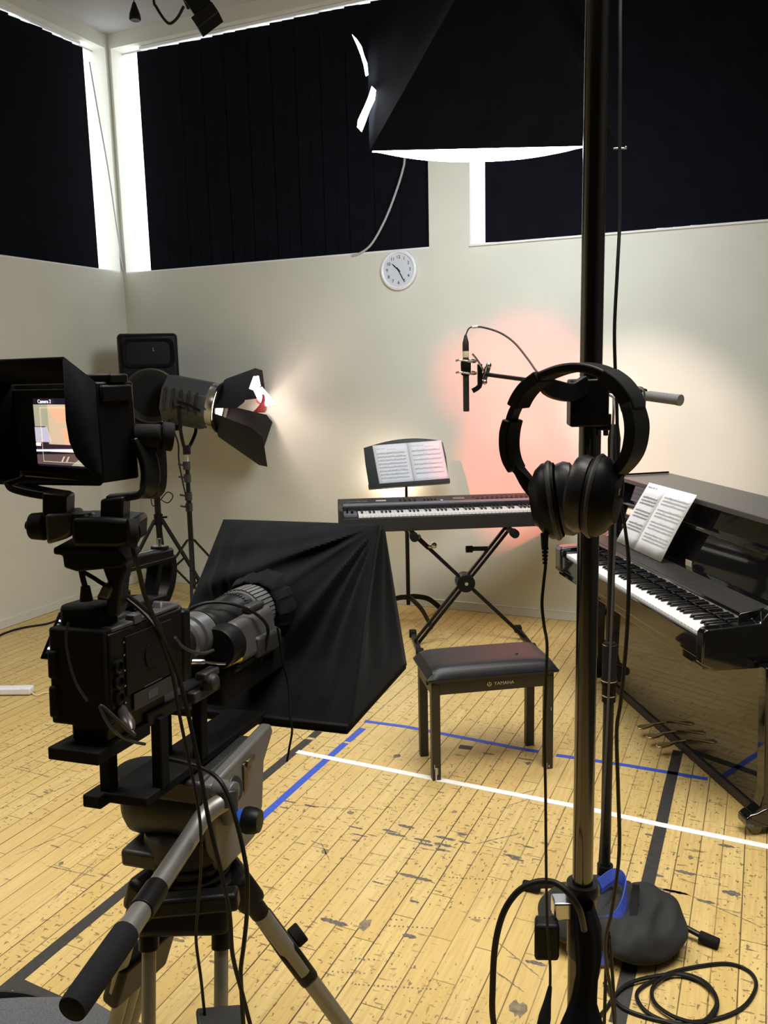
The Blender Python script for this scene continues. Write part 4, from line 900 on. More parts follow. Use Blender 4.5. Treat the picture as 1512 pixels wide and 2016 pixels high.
# tripod base
for q in (fl(1036, 1752), fl(1408, 1866), V((.70, 2.21, 0))):
    d = V((q.x - mo.x, q.y - mo.y, 0)); L_ = d.length; d.normalize()
    m = MB(); m.tube([mo + d * .016 + V((0, 0, .105)), mo + d * (L_ * .45) + V((0, 0, .055)), mo + d * (L_ - .01) + V((0, 0, .016))], .0085, 10, smooth=3); lg = m.build('leg', black_metal, mst)
    m = MB(); m.cyl(mo + d * (L_ - .045) + V((0, 0, .021)), mo + d * (L_ + .01) + V((0, 0, .016)), .0155, n=14); m.build('rubber_foot', rubber, lg, bevel=.003)
m = MB(); m.cyl(mo + V((0, 0, .085)), mo + V((0, 0, .15)), .024, n=16); m.build('leg_hub', black_plastic, mst)
# microphone in its cradle
mt, mb_ = at(917, 704, 2.93), at(918, 810, 2.93)
ma = (mb_ - mt).normalized(); gm = axfr(mt, ma)
Lm = (mb_ - mt).length
mic = thing('microphone', 'slim dark microphone pointing down at the boom end in front of the wall', 'microphone', mt)
m = MB(gm); m.lathe([(0, 0), (.0095, 0), (.0105, .004), (.0105, Lm - .004), (.0095, Lm), (0, Lm)], n=20); m.build('mic_body', dark_grey, mic)
m = MB(gm); m.lathe([(.0098, -.022), (.0108, -.020), (.0108, 0), (.0098, 0)], n=20); m.build('pale_ring', mat('pale_ring', (.55, .53, .35), .4), mic)
m = MB(gm); m.lathe([(0, -.075), (.004, -.075), (.0065, -.065), (.0105, -.05), (.0110, -.024), (.010, -.020)], n=16); m.build('connector', dark_grey, mic)
for k, z in enumerate((.012, .052)):
    m = MB(); pts = [gm.o + ma * z + V((.034 * math.cos(a), .034 * math.sin(a), .004 * math.sin(2 * a))) for a in [R(-165 + 25 * i) for i in range(11)]]
    m.tube(pts, .0035, 8, smooth=3); m.build('cradle_ring', silver, mic)
m = MB(); e_ = gm.o + ma * .03
m.tube([gm.o + V((.022, 0, .012)), gm.o + V((.036, 0, -.005)), gm.o + V((.052, 0, -.03)), gm.o + V((.062, 0, -.05))], .0035, 8); m.build('cradle_arm', silver, mic)
m = MB(gm); m.lathe([(.0108, .006), (.0165, .008), (.0175, .02), (.0165, .056), (.0108, .060)], n=16); m.build('suspension', black_matte, mic)
m = MB(); m.strap([bm0 + V((-.02, 0, .035)), bm0 + V((-.02, 0, -.015)), bm0 + V((-.022, 0, -.040)), bm0 + V((-.045, 0, -.055))], (0, 1, 0), .018, .016, smooth=3); m.build('swivel_clip', black_metal, mic)
m = MB(); m.cyl(bm0 + V((-.006, 0, -.018)), bm0 + V((.008, 0, .024)), .011, n=12); m.ball(bm0 + V((.010, -.008, .03)), .010); m.ball(bm0 + V((-.004, -.010, -.026)), .009); m.build('swivel_joint', silver, mic)
m = MB(); cpts = [gm.o - ma * .072, at(917, 660, 2.93), at(924, 646, 2.93), at(940, 643, 2.92), at(965, 648, 2.90), at(990, 658, 2.87), at(1015, 677, 2.83), at(1040, 708, 2.78), at(1060, 735, 2.74), at(1085, 752, 2.70), at(1150, 768, 2.58), at(1200, 778, 2.45), at(1208, 800, 2.37), at(1204, 900, 2.365), at(1212, 1000, 2.365), at(1205, 1200, 2.36), at(1192, 1500, 2.36), at(1180, 1700, 2.36)]
m.tube(cpts, [.0026] * 3 + [.0034] * 15, 8); m.build('mic_cable', mid_grey, mic)
m = MB(); m.tube([at(930, 644.5, 2.925), at(936, 643.5, 2.922), at(943, 643.5, 2.92)], .0046, 8); m.build('white_tag', white_plastic, mic)

# ------------------------------------------------------------------ cable hanging past the pole, coil on the floor
m = MB(); pts = [at(1222, -30, 1.75), at(1221, 120, 1.72), at(1220, 300, 1.70), at(1220, 430, 1.68), at(1216, 520, 1.66), at(1210, 640, 1.65), at(1211, 720, 1.65), at(1214, 790, 1.65), at(1216, 880, 1.65), at(1219, 960, 1.65), at(1232, 1050, 1.65), at(1238, 1120, 1.65), at(1234, 1250, 1.65), at(1222, 1380, 1.66), at(1214, 1440, 1.67), at(1217, 1560, 1.69), at(1219, 1680, 1.70), at(1205, 1790, 1.72), at(1192, 1850, 1.74), at(1194, 1900, 1.76), at(1204, 1960, 1.78), at(1212, 2030, 1.80)]
pts = [apx + nn * .05, V((.50, 2.3, 3.02)), V((.50, 1.85, 2.75))] + pts + [V((.50, 1.80, .35)), V((.50, 1.82, .02))]
m.tube(pts, [.0034] * 14 + [.0042] * (len(pts) - 14), 8); tag(m.build('hanging_cable', cable_black, loc=pts[-1]), 'long black cable hanging beside the chrome pole from top to bottom', 'cable')
m = MB(); q = [(1190, 1935), (1215, 1975), (1250, 1995), (1320, 2012), (1400, 2008), (1460, 1985), (1488, 1945), (1478, 1915), (1440, 1898), (1390, 1900), (1320, 1915), (1262, 1945), (1256, 1970), (1285, 2000), (1345, 2018), (1400, 2002), (1412, 1970), (1390, 1935), (1350, 1918), (1312, 1922), (1285, 1945), (1290, 1975), (1330, 2003), (1380, 2012), (1408, 1985), (1408, 1960), (1380, 1932), (1340, 1918), (1290, 1922), (1240, 1935), (1212, 1958), (1190, 1990), (1150, 2030), (1120, 2080)]
P = [fl(px, py, .006 + (.006 if 14 < i < 30 else 0)) for i, (px, py) in enumerate(q)]
m.tube(P, .0052, 8, smooth=5); tag(m.build('coiled_cable', cable_black, loc=P[10]), 'loose loops of black cable on the floor at the lower right', 'cable')
# thick black cable arching over the stand knob
m = MB(); pts = [at(1000, 2120, 1.20), at(972, 2016, 1.20), at(970, 1940, 1.20), at(975, 1860, 1.20), at(990, 1800, 1.20), at(1015, 1760, 1.20), at(1045, 1740, 1.195), at(1075, 1735, 1.19), at(1100, 1742, 1.18), at(1125, 1765, 1.17), at(1142, 1795, 1.17), at(1150, 1830, 1.19)]
m.tube(pts, .0050, 12); tag(m.build('looped_cable', cable_black, loc=pts[5]), 'thick black cable arching left from the lower part of the chrome pole', 'cable')
# black cloth bag slung on the riser
bg = at(1155, 1930, 1.205); m = MB()
def bagf(u, v):
    a = 2 * PI * u; w = [(.016, .018), (.022, .020), (.021, .020), (.017, .018), (.020, .020), (.034, .028), (.042, .034), (.045, .036), (.042, .034)]
    k = v * (len(w) - 1); i = min(int(k), len(w) - 2); t = k - i; rx = w[i][0] * (1 - t) + w[i + 1][0] * t; ry = w[i][1] * (1 - t) + w[i + 1][1] * t
    py = 1780 + v * 380; px = 1148 + 10 * math.sin(2.2 * v * 3) + 28 * max(0, v - .45); c = at(px, py, 1.225)
    f = 1 + .08 * math.sin(3 * a + 5 * v) + .05 * math.sin(7 * a - 3 * v); return c + V((rx * math.cos(a) * f, ry * math.sin(a) * f, 0))
m.grid(32, 24, bagf); o = m.build('cloth_bag', cloth_black, loc=at(1150, 1800, 1.22), sub=0); tag(o, 'crumpled black cloth bag tied around the foot of the chrome pole', 'bag')

# ------------------------------------------------------------------ sandbag on the stand legs
sbg = fl(1215, 1850); sx_ = (fl(1345, 1880) - fl(1085, 1812)).normalized(); sy_ = V((-sx_.y, sx_.x, 0))
fg = Fr(V((.655, 2.275, 0)), sx_, sy_, (0, 0, 1))
bag = thing('sandbag', 'dark grey sandbag with a blue strap lying over the microphone stand legs', 'sandbag', fg(0, 0, 0))
from mathutils import noise as mnoise
def lobe(cx, rx, ry, rz, dirn, seed):
    m = MB(fg)
    def fn(u, v):
        a = 2 * PI * u; t = PI * v; st = max(0, math.sin(t)); h = .5 + .5 * math.cos(t); ca = math.cos(a) * dirn
        side = (1 - .55 * h ** .8) if ca > 0 else (1 - .05 * h)          # slopes down on the outer side, upright against the strap
        w_ = st ** .5
        x = cx + rx * w_ * math.cos(a) * side; y = -.02 + ry * w_ * math.sin(a) * (1 - .30 * h); z = rz * h ** .62
        n1 = mnoise.noise(V((x * 9, y * 5 + seed, z * 9))); n2 = mnoise.noise(V((x * 24 + seed, y * 10, z * 22)))
        k = min(1, h * 6) * (.018 * n1 + .008 * n2)
        return fg(x + k * math.cos(a), y + k * math.sin(a) - .6 * k, max(.001, z + k * 1.2))
    m.grid(80, 40, fn); return m.build('sand_lobe', bag_cloth, bag)
lobe(.066, .160, .180, .130, 1, 1); lobe(-.100, .150, .165, .125, -1, 4)
m = MB(fg); m.box((.0, .01, .10), (.05, .20, .03)); m.build('saddle', bag_cloth, bag, bevel=.01)
for k in range(4):
    m = MB(); o_ = .004 * k
    m.strap([fg(-.045, -.03, .155 + o_), fg(-.01, .02, .168 + o_), fg(.022, .0, .160 + o_), fg(.030, -.05, .135 + o_), fg(.018, -.095, .110 + o_), fg(-.02, -.115, .095 + o_), fg(-.06, -.10, .09 + o_)], (0, .5, 1), .030, .003, smooth=5); m.build('strap', blue_web, bag)
m = MB(); m.strap([fg(-.005, -.115, .09), fg(-.01, -.15, .04), fg(-.005, -.165, .012)], (1, 0, 0), .03, .003, smooth=4); m.build('strap_tail', blue_web, bag)
m = MB(fg); m.strap([fg(.045, .05, .140), fg(.055, -.02, .150), fg(.060, -.09, .11)], sx_, .02, .004, smooth=4); m.build('handle_loop', black_matte, bag)
# grey felt bag in the lower left corner
g0 = V((-.98, 1.78, 0)); m = MB()
def feltf(u, v):
    a = 2 * PI * u; t = PI * v; st = max(0, math.sin(t)) ** .5; n_ = 1 + .03 * math.sin(6 * a) + .02 * math.sin(11 * a + 4 * v)
    return g0 + V((.42 * st * math.cos(a) * n_, .235 * st * math.sin(a) * n_, max(.001, .075 * (.5 + .5 * math.cos(t)) * 1.0)))
m.grid(40, 18, feltf); fb_ = m.build('felt_bag', felt, loc=g0); tag(fb_, 'soft grey felt bag on the floor in the lower left corner', 'bag')
m = MB(); m.strap([g0 + V((-.35, .13, .05)), g0 + V((-.15, .215, .06)), g0 + V((-.02, .238, .045)), g0 + V((.06, .24, .02))], (0, 0, 1), .026, .006, smooth=4); m.build('bag_trim', dark_grey, fb_)
# ------------------------------------------------------------------ video camera on its tripod
yw = R(17.5); tl_ = R(-4)
ra = V((math.sin(yw) * math.cos(tl_), math.cos(yw) * math.cos(tl_), math.sin(tl_))); rb = V((math.cos(yw), -math.sin(yw), 0)); ru = rb.cross(ra)
RO = at(160, 1310, 1.12); rig = Fr(RO, rb, ra, ru)            # x right, y along the optical axis, z up
gl_black = mat('camera_black', (.0045, .0045, .005), .36, var=.25, bump=.05, spec=.22)
vc = thing('video_camera', 'black video camera with a long lens, mounted on the tripod', 'camera', rig(0, .1, -.13))
m = MB(rig); m.bx((-.043, .0, -.080), (.045, .190, .046)); m.build('camera_body', gl_black, vc, bevel=.004)
m = MB(rig); m.bx((-.046, -.008, -.084), (.042, .016, .052)); m.bx((-.047, -.012, -.075), (-.030, .01, -.03)); m.bx((-.047, -.012, -.02), (-.030, .01, .02)); m.build('battery', black_matte, vc, bevel=.004)
m = MB(rig); m.bx((-.038, .004, .045), (.026, .055, .082)); m.build('rear_module', black_matte, vc, bevel=.008)
m = MB(rig); m.bx((.022, .010, .046), (.044, .185, .052)); m.bx((.030, .06, .046), (.046, .08, .060)); m.build('top_plate', mid_grey, vc, bevel=.002)
m = MB(rig)
for a, b_ in ((.03, .10), (.105, .165)): m.bx((-.002, a, .058), (.006, b_, .0605)); m.bx((.020, a - .01, .0535), (.024, b_, .0555))
m.build('top_rails', silver, vc)
m = MB(rig); m.bx((-.040, .188, -.075), (.048, .212, .040)); m.build('front_plate', gl_black, vc, bevel=.005)
m = MB(rig); m.hexa([rig(-.036, .14, .046), rig(.040, .14, .046), rig(.040, .205, .040), rig(-.036, .205, .040), rig(-.03, .15, .062), rig(.034, .15, .062), rig(.034, .195, .052), rig(-.03, .195, .052)]); m.build('front_cap', mid_grey, vc, bevel=.003)
m = MB(rig); m.bx((.0445, .035, -.050), (.0475, .155, .035)); m.build('side_panel', black_plastic, vc, bevel=.003)
for i, z in enumerate((-.002, -.024, -.046)):
    m = MB(); g = Fr(rig(.045, .016, z), ra, ru, rb); m.lathe([(0, 0), (.0095, 0), (.0095, .005), (.007, .0065), (.0065, .003), (0, .003)], g, 18); m.build('socket', black_metal, vc)
m = MB()
for z in (.028, .010, -.012, -.034, -.058): m.box((.0462, .032, z), (.0016, .0035, .0025), rig)
m.build('screws', silver, vc)
m = MB(); g = Fr(rig(.0475, .098, -.006), ra, ru, rb); m.lathe([(0, 0), (.018, 0), (.018, .002), (0, .002)], g, 24); m.box((.0482, .125, .012), (.0015, .003, .018), rig); m.build('dial', black_plastic, vc)
m = MB(rig); m.bx((.0475, .05, -.076), (.0482, .165, -.052)); m.build('name_plate', dark_grey, vc)
m = MB(rig); m.bx((.0482, .085, -.070), (.0488, .110, -.058)); m.bx((.0482, .075, -.049), (.0488, .122, -.0475)); m.build('plate_print', mid_grey, vc)
# plug and its cable
g = axfr(rig(.046, .022, -.066), rig(.085, -.012, -.080) - rig(.046, .022, -.066))
m = MB(g); m.lathe([(0, 0), (.0085, 0), (.0085, .018), (.0100, .020), (.0100, .036), (.0070, .046), (.003, .052), (0, .052)], n=18); m.build('plug', mat('plug_dark', (.10, .085, .09), .3, .6), vc)
m = MB(); m.tube([g(0, 0, .05), g(0, 0, .06), at(201, 1390, 1.06), at(206, 1412, 1.06), at(225, 1440, 1.07), at(255, 1458, 1.10), at(285, 1465, 1.14)], .0022, 8); m.build('power_cable', dark_grey, vc)
m = MB(); m.tube([at(135, 1225, 1.085), at(130, 1255, 1.08), at(136, 1300, 1.08), at(150, 1345, 1.08), at(172, 1380, 1.085)], .0018, 8); m.build('thin_cable', dark_grey, vc)
# flip out screen on the far side
m = MB(); P4 = [at(78, 1297, 1.15), at(124, 1300, 1.155), at(160, 1212, 1.19), at(116, 1203, 1.18)]; nrm = (P4[1] - P4[0]).cross(P4[3] - P4[0]).normalized()
m.hexa([p - nrm * .012 for p in P4] + P4); fs_ = m.build('flip_screen', gl_black, vc, bevel=.002)
scr = glow('screen_pale', (.50, .50, .46), .55); scr2 = glow('screen_white', (.95, .95, 1), 1.0); scr_dark = glow('screen_navy', (.012, .011, .03), .6)
def bil(P, u, v, h): a = P[0].lerp(P[1], u); b = P[3].lerp(P[2], u); return a.lerp(b, v) + nrm * h
m = MB()
for (u0_, u1_, v0_, v1_, k) in ((.14, .7, .12, .88, 0), (.16, .7, .46, .74, 1), (.16, .5, .79, .83, 2), (.16, .3, .40, .43, 2), (.16, .6, .33, .36, 1), (.16, .55, .20, .25, 2), (.2, .6, .26, .29, 1)):
    m.mi = k; m.add([bil(P4, u0_, v0_, .0006 + .0003 * (k > 0)), bil(P4, u1_, v0_, .0006 + .0003 * (k > 0)), bil(P4, u1_, v1_, .0006 + .0003 * (k > 0)), bil(P4, u0_, v1_, .0006 + .0003 * (k > 0))], [(0, 1, 2, 3)], True)
m.build('screen_picture', [scr_dark, scr, scr2], fs_, smooth=False)
# carrying handle
m = MB(rig); m.bx((-.013, .100, .112), (.013, .225, .134)); m.build('handle_bar', gl_black, vc, bevel=.004)
m = MB(rig); m.bx((.0125, .105, .118), (.0138, .222, .1195)); m.bx((-.002, .13, .1335), (.004, .20, .1348)); m.build('handle_edge', silver, vc)
m = MB(); m.strap([rig(0, .222, .120), rig(0, .226, .098), rig(0, .218, .072), rig(0, .200, .050)], rb, .024, .017, smooth=5); m.strap([rig(0, .188, .115), rig(0, .182, .09), rig(0, .170, .06)], rb, .022, .012, smooth=5); m.build('handle_post', gl_black, vc, bevel=.002)
m = MB(rig); m.lathe([(0, 0), (.0115, 0), (.0115, .002), (0, .002)], rig.at(0, .203, .1365), 20); m.lathe([(0, 0), (.0032, 0), (.0032, .012), (0, .0125)], rig.at(0, .203, .138), 12); m.build('mount_screw', silver, vc)
m = MB(rig); m.lathe([(0, 0), (.014, 0), (.014, .004), (0, .004)], rig.at(0, .203, .1338), 20); m.build('shoe', black_matte, vc)
m = MB(rig); m.bx((-.012, .055, .060), (.012, .105, .088)); m.bx((-.02, .10, .056), (.02, .19, .066)); m.build('handle_base', gl_black, vc, bevel=.003)
# lens
LX, LZ = .0, -.030; lfm = Fr(rig(LX, .20, LZ), rb, ru * -1, ra)
grey_ring = mat('lens_grey', (.20, .20, .21), .35, .7, var=.1); lens_black = mat('lens_black', (.008, .008, .0085), .35, var=.15, spec=.35)
m = MB(lfm); m.lathe([(.040, 0), (.046, .005), (.046, .022), (.040, .028), (.034, .034), (.034, .055)], n=36); m.build('lens_mount', lens_black, vc)
m = MB(lfm); m.lathe([(.034, .050), (.039, .054), (.039, .070), (.034, .072), (.0345, .078), (.040, .080), (.041, .112), (.036, .118)], n=36); m.build('grey_ring', grey_ring, vc)
m = MB(lfm); m.lathe([(.036, .112), (.0415, .115), (.0415, .150), (.044, .155), (.044, .21), (.046, .22), (.046, .262)], n=36); m.build('lens_barrel', lens_black, vc)
m = MB(lfm)
for k in range(36):
    a = 2 * PI * k / 36; X = lfm.x * math.cos(a) + lfm.y * math.sin(a); T_ = lfm.z.cross(X); m.box((.0475, 0, .300), (.006, .0062, .062), Fr(lfm.o, X, T_, lfm.z))
m.lathe([(.044, .262), (.0475, .264), (.0475, .335), (.044, .338)], n=36); m.build('focus_ring', mat('ring_grey', (.11, .112, .12), .5, .1, var=.08), vc)
m = MB(lfm)
for k in range(48):
    a = 2 * PI * k / 48; X = lfm.x * math.cos(a) + lfm.y * math.sin(a); m.box((.0465, 0, .242), (.003, .0022, .010), Fr(lfm.o, X, lfm.z.cross(X), lfm.z))
m.build('gear_teeth', dark_grey, vc)
m = MB(lfm); m.lathe([(.044, .338), (.05, .345), (.05, .36), (.045, .362), (.0, .350)], n=36); m.build('front_ring', lens_black, vc)
m = MB(rig); m.hexa([rig(.036, .335, -.085), rig(.070, .335, -.085), rig(.070, .50, -.085), rig(.036, .50, -.085), rig(.030, .345, -.012), rig(.058, .345, -.016), rig(.058, .495, -.012), rig(.030, .495, -.008)]); m.build('zoom_grip', mid_grey, vc, bevel=.010, seg=3)
m = MB(rig); m.hexa([rig(.055, .40, -.090), rig(.074, .40, -.090), rig(.072, .505, -.095), rig(.055, .505, -.095), rig(.055, .40, -.050), rig(.0735, .41, -.053), rig(.072, .505, -.058), rig(.055, .505, -.05)]); m.bx((.030, .41, -.012), (.052, .475, .002)); m.build('grip_plate', dark_grey, vc, bevel=.006, seg=3)
m = MB(rig); m.bx((.02, .33, -.098), (.065, .50, -.084)); m.build('servo_base', black_plastic, vc, bevel=.006)
m = MB(); g = Fr(rig(.045, .315, -.048), rb, ru * -1, ra); m.lathe([(0, -.02), (.034, -.02), (.037, -.012), (.037, .02), (.032, .03), (0, .03)], g, 28); m.build('servo_drum', black_plastic, vc)
m = MB(); g = Fr(rig(.030, .36, -.040), rb, ru, ra); m.tube([rig(-.040, .30, -.05), rig(-.03, .31, .0), rig(-.0, .33, .020), rig(.03, .36, .018), rig(.058, .40, -.002), rig(.076, .43, -.035), rig(.074, .43, -.07), rig(.066, .42, -.10)], .0030, 8); m.build('lens_cable', cable_black, vc)
m = MB(); lc = [at(376, 1303, 1.33), at(402, 1303, 1.34), at(424, 1306, 1.36), at(447, 1306, 1.38), at(466, 1299, 1.40)]; m.tube(lc, .0022, 8); m.cyl(lc[0], lc[1], .0045, n=10); m.build('signal_cable', silver, vc)
m = MB(); m.tube([at(449, 1306, 1.379), at(460, 1302, 1.392), at(474, 1296, 1.409)], .0046, 10); m.build('yellow_sleeve', yellow, vc)
m = MB(); m.tube([at(345, 1255, 1.24), at(358, 1272, 1.26), at(378, 1283, 1.29), at(402, 1286, 1.33), at(420, 1280, 1.36)], .0026, 8); m.build('lens_cable', dark_grey, vc)
# mount plates, risers and rods under the camera
m = MB(rig); m.bx((-.043, -.022, -.130), (.038, .105, -.112)); m.build('battery_plate', black_matte, vc, bevel=.002)
m = MB(rig); m.bx((-.028, .01, -.112), (.030, .16, -.08)); m.bx((-.034, .03, -.098), (-.024, .05, -.088)); m.build('bottom_bracket', gl_black, vc, bevel=.004)
m = MB(rig); m.bx((-.03, .10, -.120), (.036, .30, -.098)); m.build('upper_plate', gl_black, vc, bevel=.003)
m = MB(rig); m.cyl((-.025, .10, -.108), (-.025, .60, -.108), .0075, n=12, raw=False); m.cyl((.025, .10, -.108), (.025, .60, -.108), .0075, n=12, raw=False); m.build('rods', black_metal, vc)
m = MB(rig); m.bx((-.03, .30, -.150), (.055, .56, -.085)); m.build('lens_support', black_matte, vc, bevel=.008)
m = MB(rig); m.bx((-.040, .085, -.236), (.040, .72, -.221)); m.build('sled', black_matte, vc, bevel=.002)
for (v, u) in ((-.034, .10), (.034, .135), (.034, .255), (-.034, .255)):
    m = MB(rig); m.bx((v - .009, u - .011, -.224), (v + .009, u + .011, -.112)); m.build('riser', black_matte, vc, bevel=.002)
m = MB(rig); m.bx((-.062, .072, -.242), (-.030, .115, -.222)); m.build('quick_release', black_matte, vc, bevel=.003)
m = MB(rig); m.bx((.030, .215, -.118), (.05, .30, -.10)); m.lathe([(0, 0), (.014, 0), (.016, .006), (.012, .022), (0, .024)], Fr(rig(.048, .25, -.09), ra, ru, rb), 16); m.bx((.04, .232, -.085), (.06, .28, -.072)); m.build('rod_clamp', dark_grey, vc, bevel=.003)

# ------------------------------------------------------------------ teleprompter hood in black cloth
tp = thing('prompter_hood', 'black cloth teleprompter hood around the end of the lens', 'hood', rig(0, .66, -.235))
TW, BW = .182, .213; yT, yB, yF = .735, .48, .86; zT, zB, zF = .121, -.238, -.212
hv, hu, hw = LX, .545, LZ
def back(s, t):        # s -1..1 across, t 0 top .. 1 bottom
    w_ = TW * (1 - t) + BW * t; x = .012 * (1 - t) + s * w_; y = yT * (1 - t) + yB * t; z = zT * (1 - t) + zB * t
    bow = .018 * math.sin(PI * t) * (1 - abs(s) ** 2)
    rr_ = math.hypot(x - hv, z - hw); pull = math.exp(-max(0, rr_ - .056) / .075) * (1 - abs(s) ** 6) * (1 - (2 * t - 1) ** 16)
    y0 = y + bow
    yy = y0 * (1 - pull) + min(y0, hu + .02) * pull
    # folds fanning from the upper right corner down and across
    cx, cz = .012 + TW, zT; dx_, dz_ = cx - x, cz - z; rad = math.hypot(dx_, dz_); an = math.atan2(dz_, dx_)       # an: 0 = leftwards, pi/2 = straight down
    k = min(1, rad / .09) * math.exp(-max(0, rad - .30) / .25)
    folds = sum(a * math.exp(-((an - c) / w__) ** 2) for a, c, w__ in ((.016, .34, .06), (-.010, .47, .08), (.007, .62, .06), (.016, 1.02, .065), (-.009, 1.14, .05), (.011, 1.25, .05), (-.007, 1.35, .04), (.012, 1.45, .045), (.006, .14, .06)))
    # fold falling from the upper left corner
    lx = x + TW; folds += .014 * math.exp(-((lx - .035 - .05 * t) / .012) ** 2) * math.sin(PI * min(1, t * 1.6)) - .010 * math.exp(-((lx - .060 - .05 * t) / .014) ** 2) * math.sin(PI * min(1, t * 1.6))
    e = min(1, (1 - abs(s)) * 8) * min(1, t * 9) * min(1, (1 - t) * 7)
    yy -= folds * k * e * 1.0 + .003 * math.sin(11 * s + 9 * t) * e
    return rig(x, yy, z), rr_
m = MB(); nx, ny = 110, 110; idx = {}; P = []; F = []; rad_ = []
for j in range(ny + 1):
    for i in range(nx + 1):
        p, q = back(2 * i / nx - 1, j / ny); P.append(p); rad_.append(q)
for j in range(ny):
    for i in range(nx):
        q = [j * (nx + 1) + i, j * (nx + 1) + i + 1, (j + 1) * (nx + 1) + i + 1, (j + 1) * (nx + 1) + i]
        if max(rad_[k] for k in q) > .052: F.append(q)
m.add(P, F, True)
cT = [rig(.012 - TW, yT, zT), rig(.012 + TW, yT, zT)]
for s_ in (-1, 1):
    tt = rig(.012 + s_ * TW, yT, zT); bb = rig(s_ * BW, yB, zB); ff = rig(s_ * (BW + .006), yF, zF); tf = rig(.012 + s_ * TW, yT + .035, zT - .004)
    def sidef(u, v):
        a = tt.lerp(bb, v); b_ = tf.lerp(ff, v); q = a.lerp(b_, u); e = math.sin(PI * u) * math.sin(PI * min(1, v * 1.1))
        return q - rb * (s_ * (.016 * e + .006 * math.sin(14 * u + 4 * v) * e))
    m.grid(14, 24, sidef)
m.grid(12, 2, lambda u, v: cT[0].lerp(cT[1], u) + ra * (.035 * v) - ru * (.004 * v))
hood = m.build('cloth_hood', velvet, tp, solid=.0016)
m = MB(); gsl = Fr(rig(hv, hu, hw), rb, ru * -1, ra)
def sleeve(u, v):
    a = 2 * PI * u; r_ = .055 + .006 * math.sin(PI * v) + .0022 * math.sin(5 * a + 2 * v) + .0018 * math.sin(13 * a + 3 * v) + .0012 * math.sin(29 * a) + .012 * v; return gsl(r_ * math.cos(a), r_ * math.sin(a), -.022 + .085 * v)
m.grid(64, 8, sleeve); m.build('lens_sleeve', velvet, tp, solid=.002)
m = MB(rig); m.hexa([rig(-BW, yB, zB - .006), rig(BW, yB, zB - .006), rig(BW + .006, yF, zF - .010), rig(-BW - .006, yF, zF - .010), rig(-BW, yB, zB + .012), rig(BW, yB, zB + .012), rig(BW + .006, yF, zF + .012), rig(-BW - .006, yF, zF + .012)]); m.build('tray', black_matte, tp, bevel=.003)
pane_m, nt, b = newmat('prompter_glass'); setin(b, Base_Color=(.8, .82, .85, 1), Roughness=.02, Transmission_Weight=1.0, IOR=1.45)
m = MB(); m.hexa([rig(-BW + .02, yB + .06, zB + .03), rig(BW - .02, yB + .06, zB + .03), rig(BW - .02, yB + .063, zB + .03), rig(-BW + .02, yB + .063, zB + .03), rig(-TW + .03, yT - .01, zT - .03), rig(TW - .01, yT - .01, zT - .03), rig(TW - .01, yT - .007, zT - .03), rig(-TW + .03, yT - .007, zT - .03)]); m.build('beam_splitter', pane_m, tp)
m = MB(); m.tube([at(546, 1235, 1.50), at(551, 1265, 1.50), at(556, 1300, 1.50), at(566, 1340, 1.50), at(570, 1370, 1.49), at(572, 1415, 1.47), at(575, 1440, 1.465), at(570, 1470, 1.46), at(565, 1499, 1.46)], .0020, 8); m.build('draw_cord', black_matte, tp)
m = MB(); q = at(660, 1345, 1.62); m.cyl(q, q - ra * .02, .012, n=14); m.box((q.x, q.y - .02, q.z + .004), (.022, .012, .016), W); m.build('lock_screw', black_metal, tp)

# ------------------------------------------------------------------ hooded monitor on the camera
my = R(33); mN = V((-math.sin(my), -math.cos(my), 0)); mX = V((math.cos(my), -math.sin(my), 0))      # mN out of the screen, mX to the right as seen
mtilt = R(3); mY = V((0, 0, 1))
M0 = at(193, 853, 1.08)                                                                    # middle of the right front edge
mf = Fr(M0, mX, mY, mN)
mon = thing('field_monitor', 'black hooded monitor with a lit picture, swivelled on top of the camera', 'monitor', mf(-.09, -.08, -.03))
hh = .064
m = MB(mf); m.bx((-.185, -hh, -.062), (.0, hh, -.002)); m.build('monitor_case', black_plastic, mon, bevel=.003, seg=2)
m = MB(mf); m.bx((-.176, -hh + .008, -.004), (-.008, hh - .008, .0)); m.build('screen_bezel', black_matte, mon, bevel=.002)
# picture on the screen
sx0, sx1, sy0, sy1 = -.126, -.012, -.046, .044
def sq(m, x0, y0, x1, y1, k, h=.0006): m.mi = k; m.add([mf(sx0 + (sx1 - sx0) * a, sy0 + (sy1 - sy0) * b_, h) for a, b_ in ((x0, y0), (x1, y0), (x1, y1), (x0, y1))], [(0, 1, 2, 3)], True)
def sp_(m, pts, k, h): m.mi = k; m.add([mf(sx0 + (sx1 - sx0) * a, sy0 + (sy1 - sy0) * b_, h) for a, b_ in pts], [list(range(len(pts)))], True)
pics = [scr_dark, glow('pic_wall', (.44, .42, .30), .95), glow('pic_peach', (.98, .50, .31), 1.0), glow('pic_sand', (.72, .56, .38), .95), glow('pic_page', (.60, .56, .70), .95), glow('pic_white', (1, .98, 1), 1.1), glow('pic_plum', (.032, .016, .028), 1.0), glow('pic_brown', (.13, .085, .08), 1.0), glow('pic_lines', (.80, .70, .50), .9)]
m = MB(); sq(m, 0, 0, 1, 1, 0); sq(m, 0, .22, 1, .91, 1, .0009); sq(m, .26, .22, .9, .91, 3, .0011); sp_(m, [(.30, .86), (.62, .88), (.68, .66), (.40, .66)], 2, .0013); sp_(m, [(.47, .56), (1, .56), (1, .34), (.54, .34)], 2, .0013)
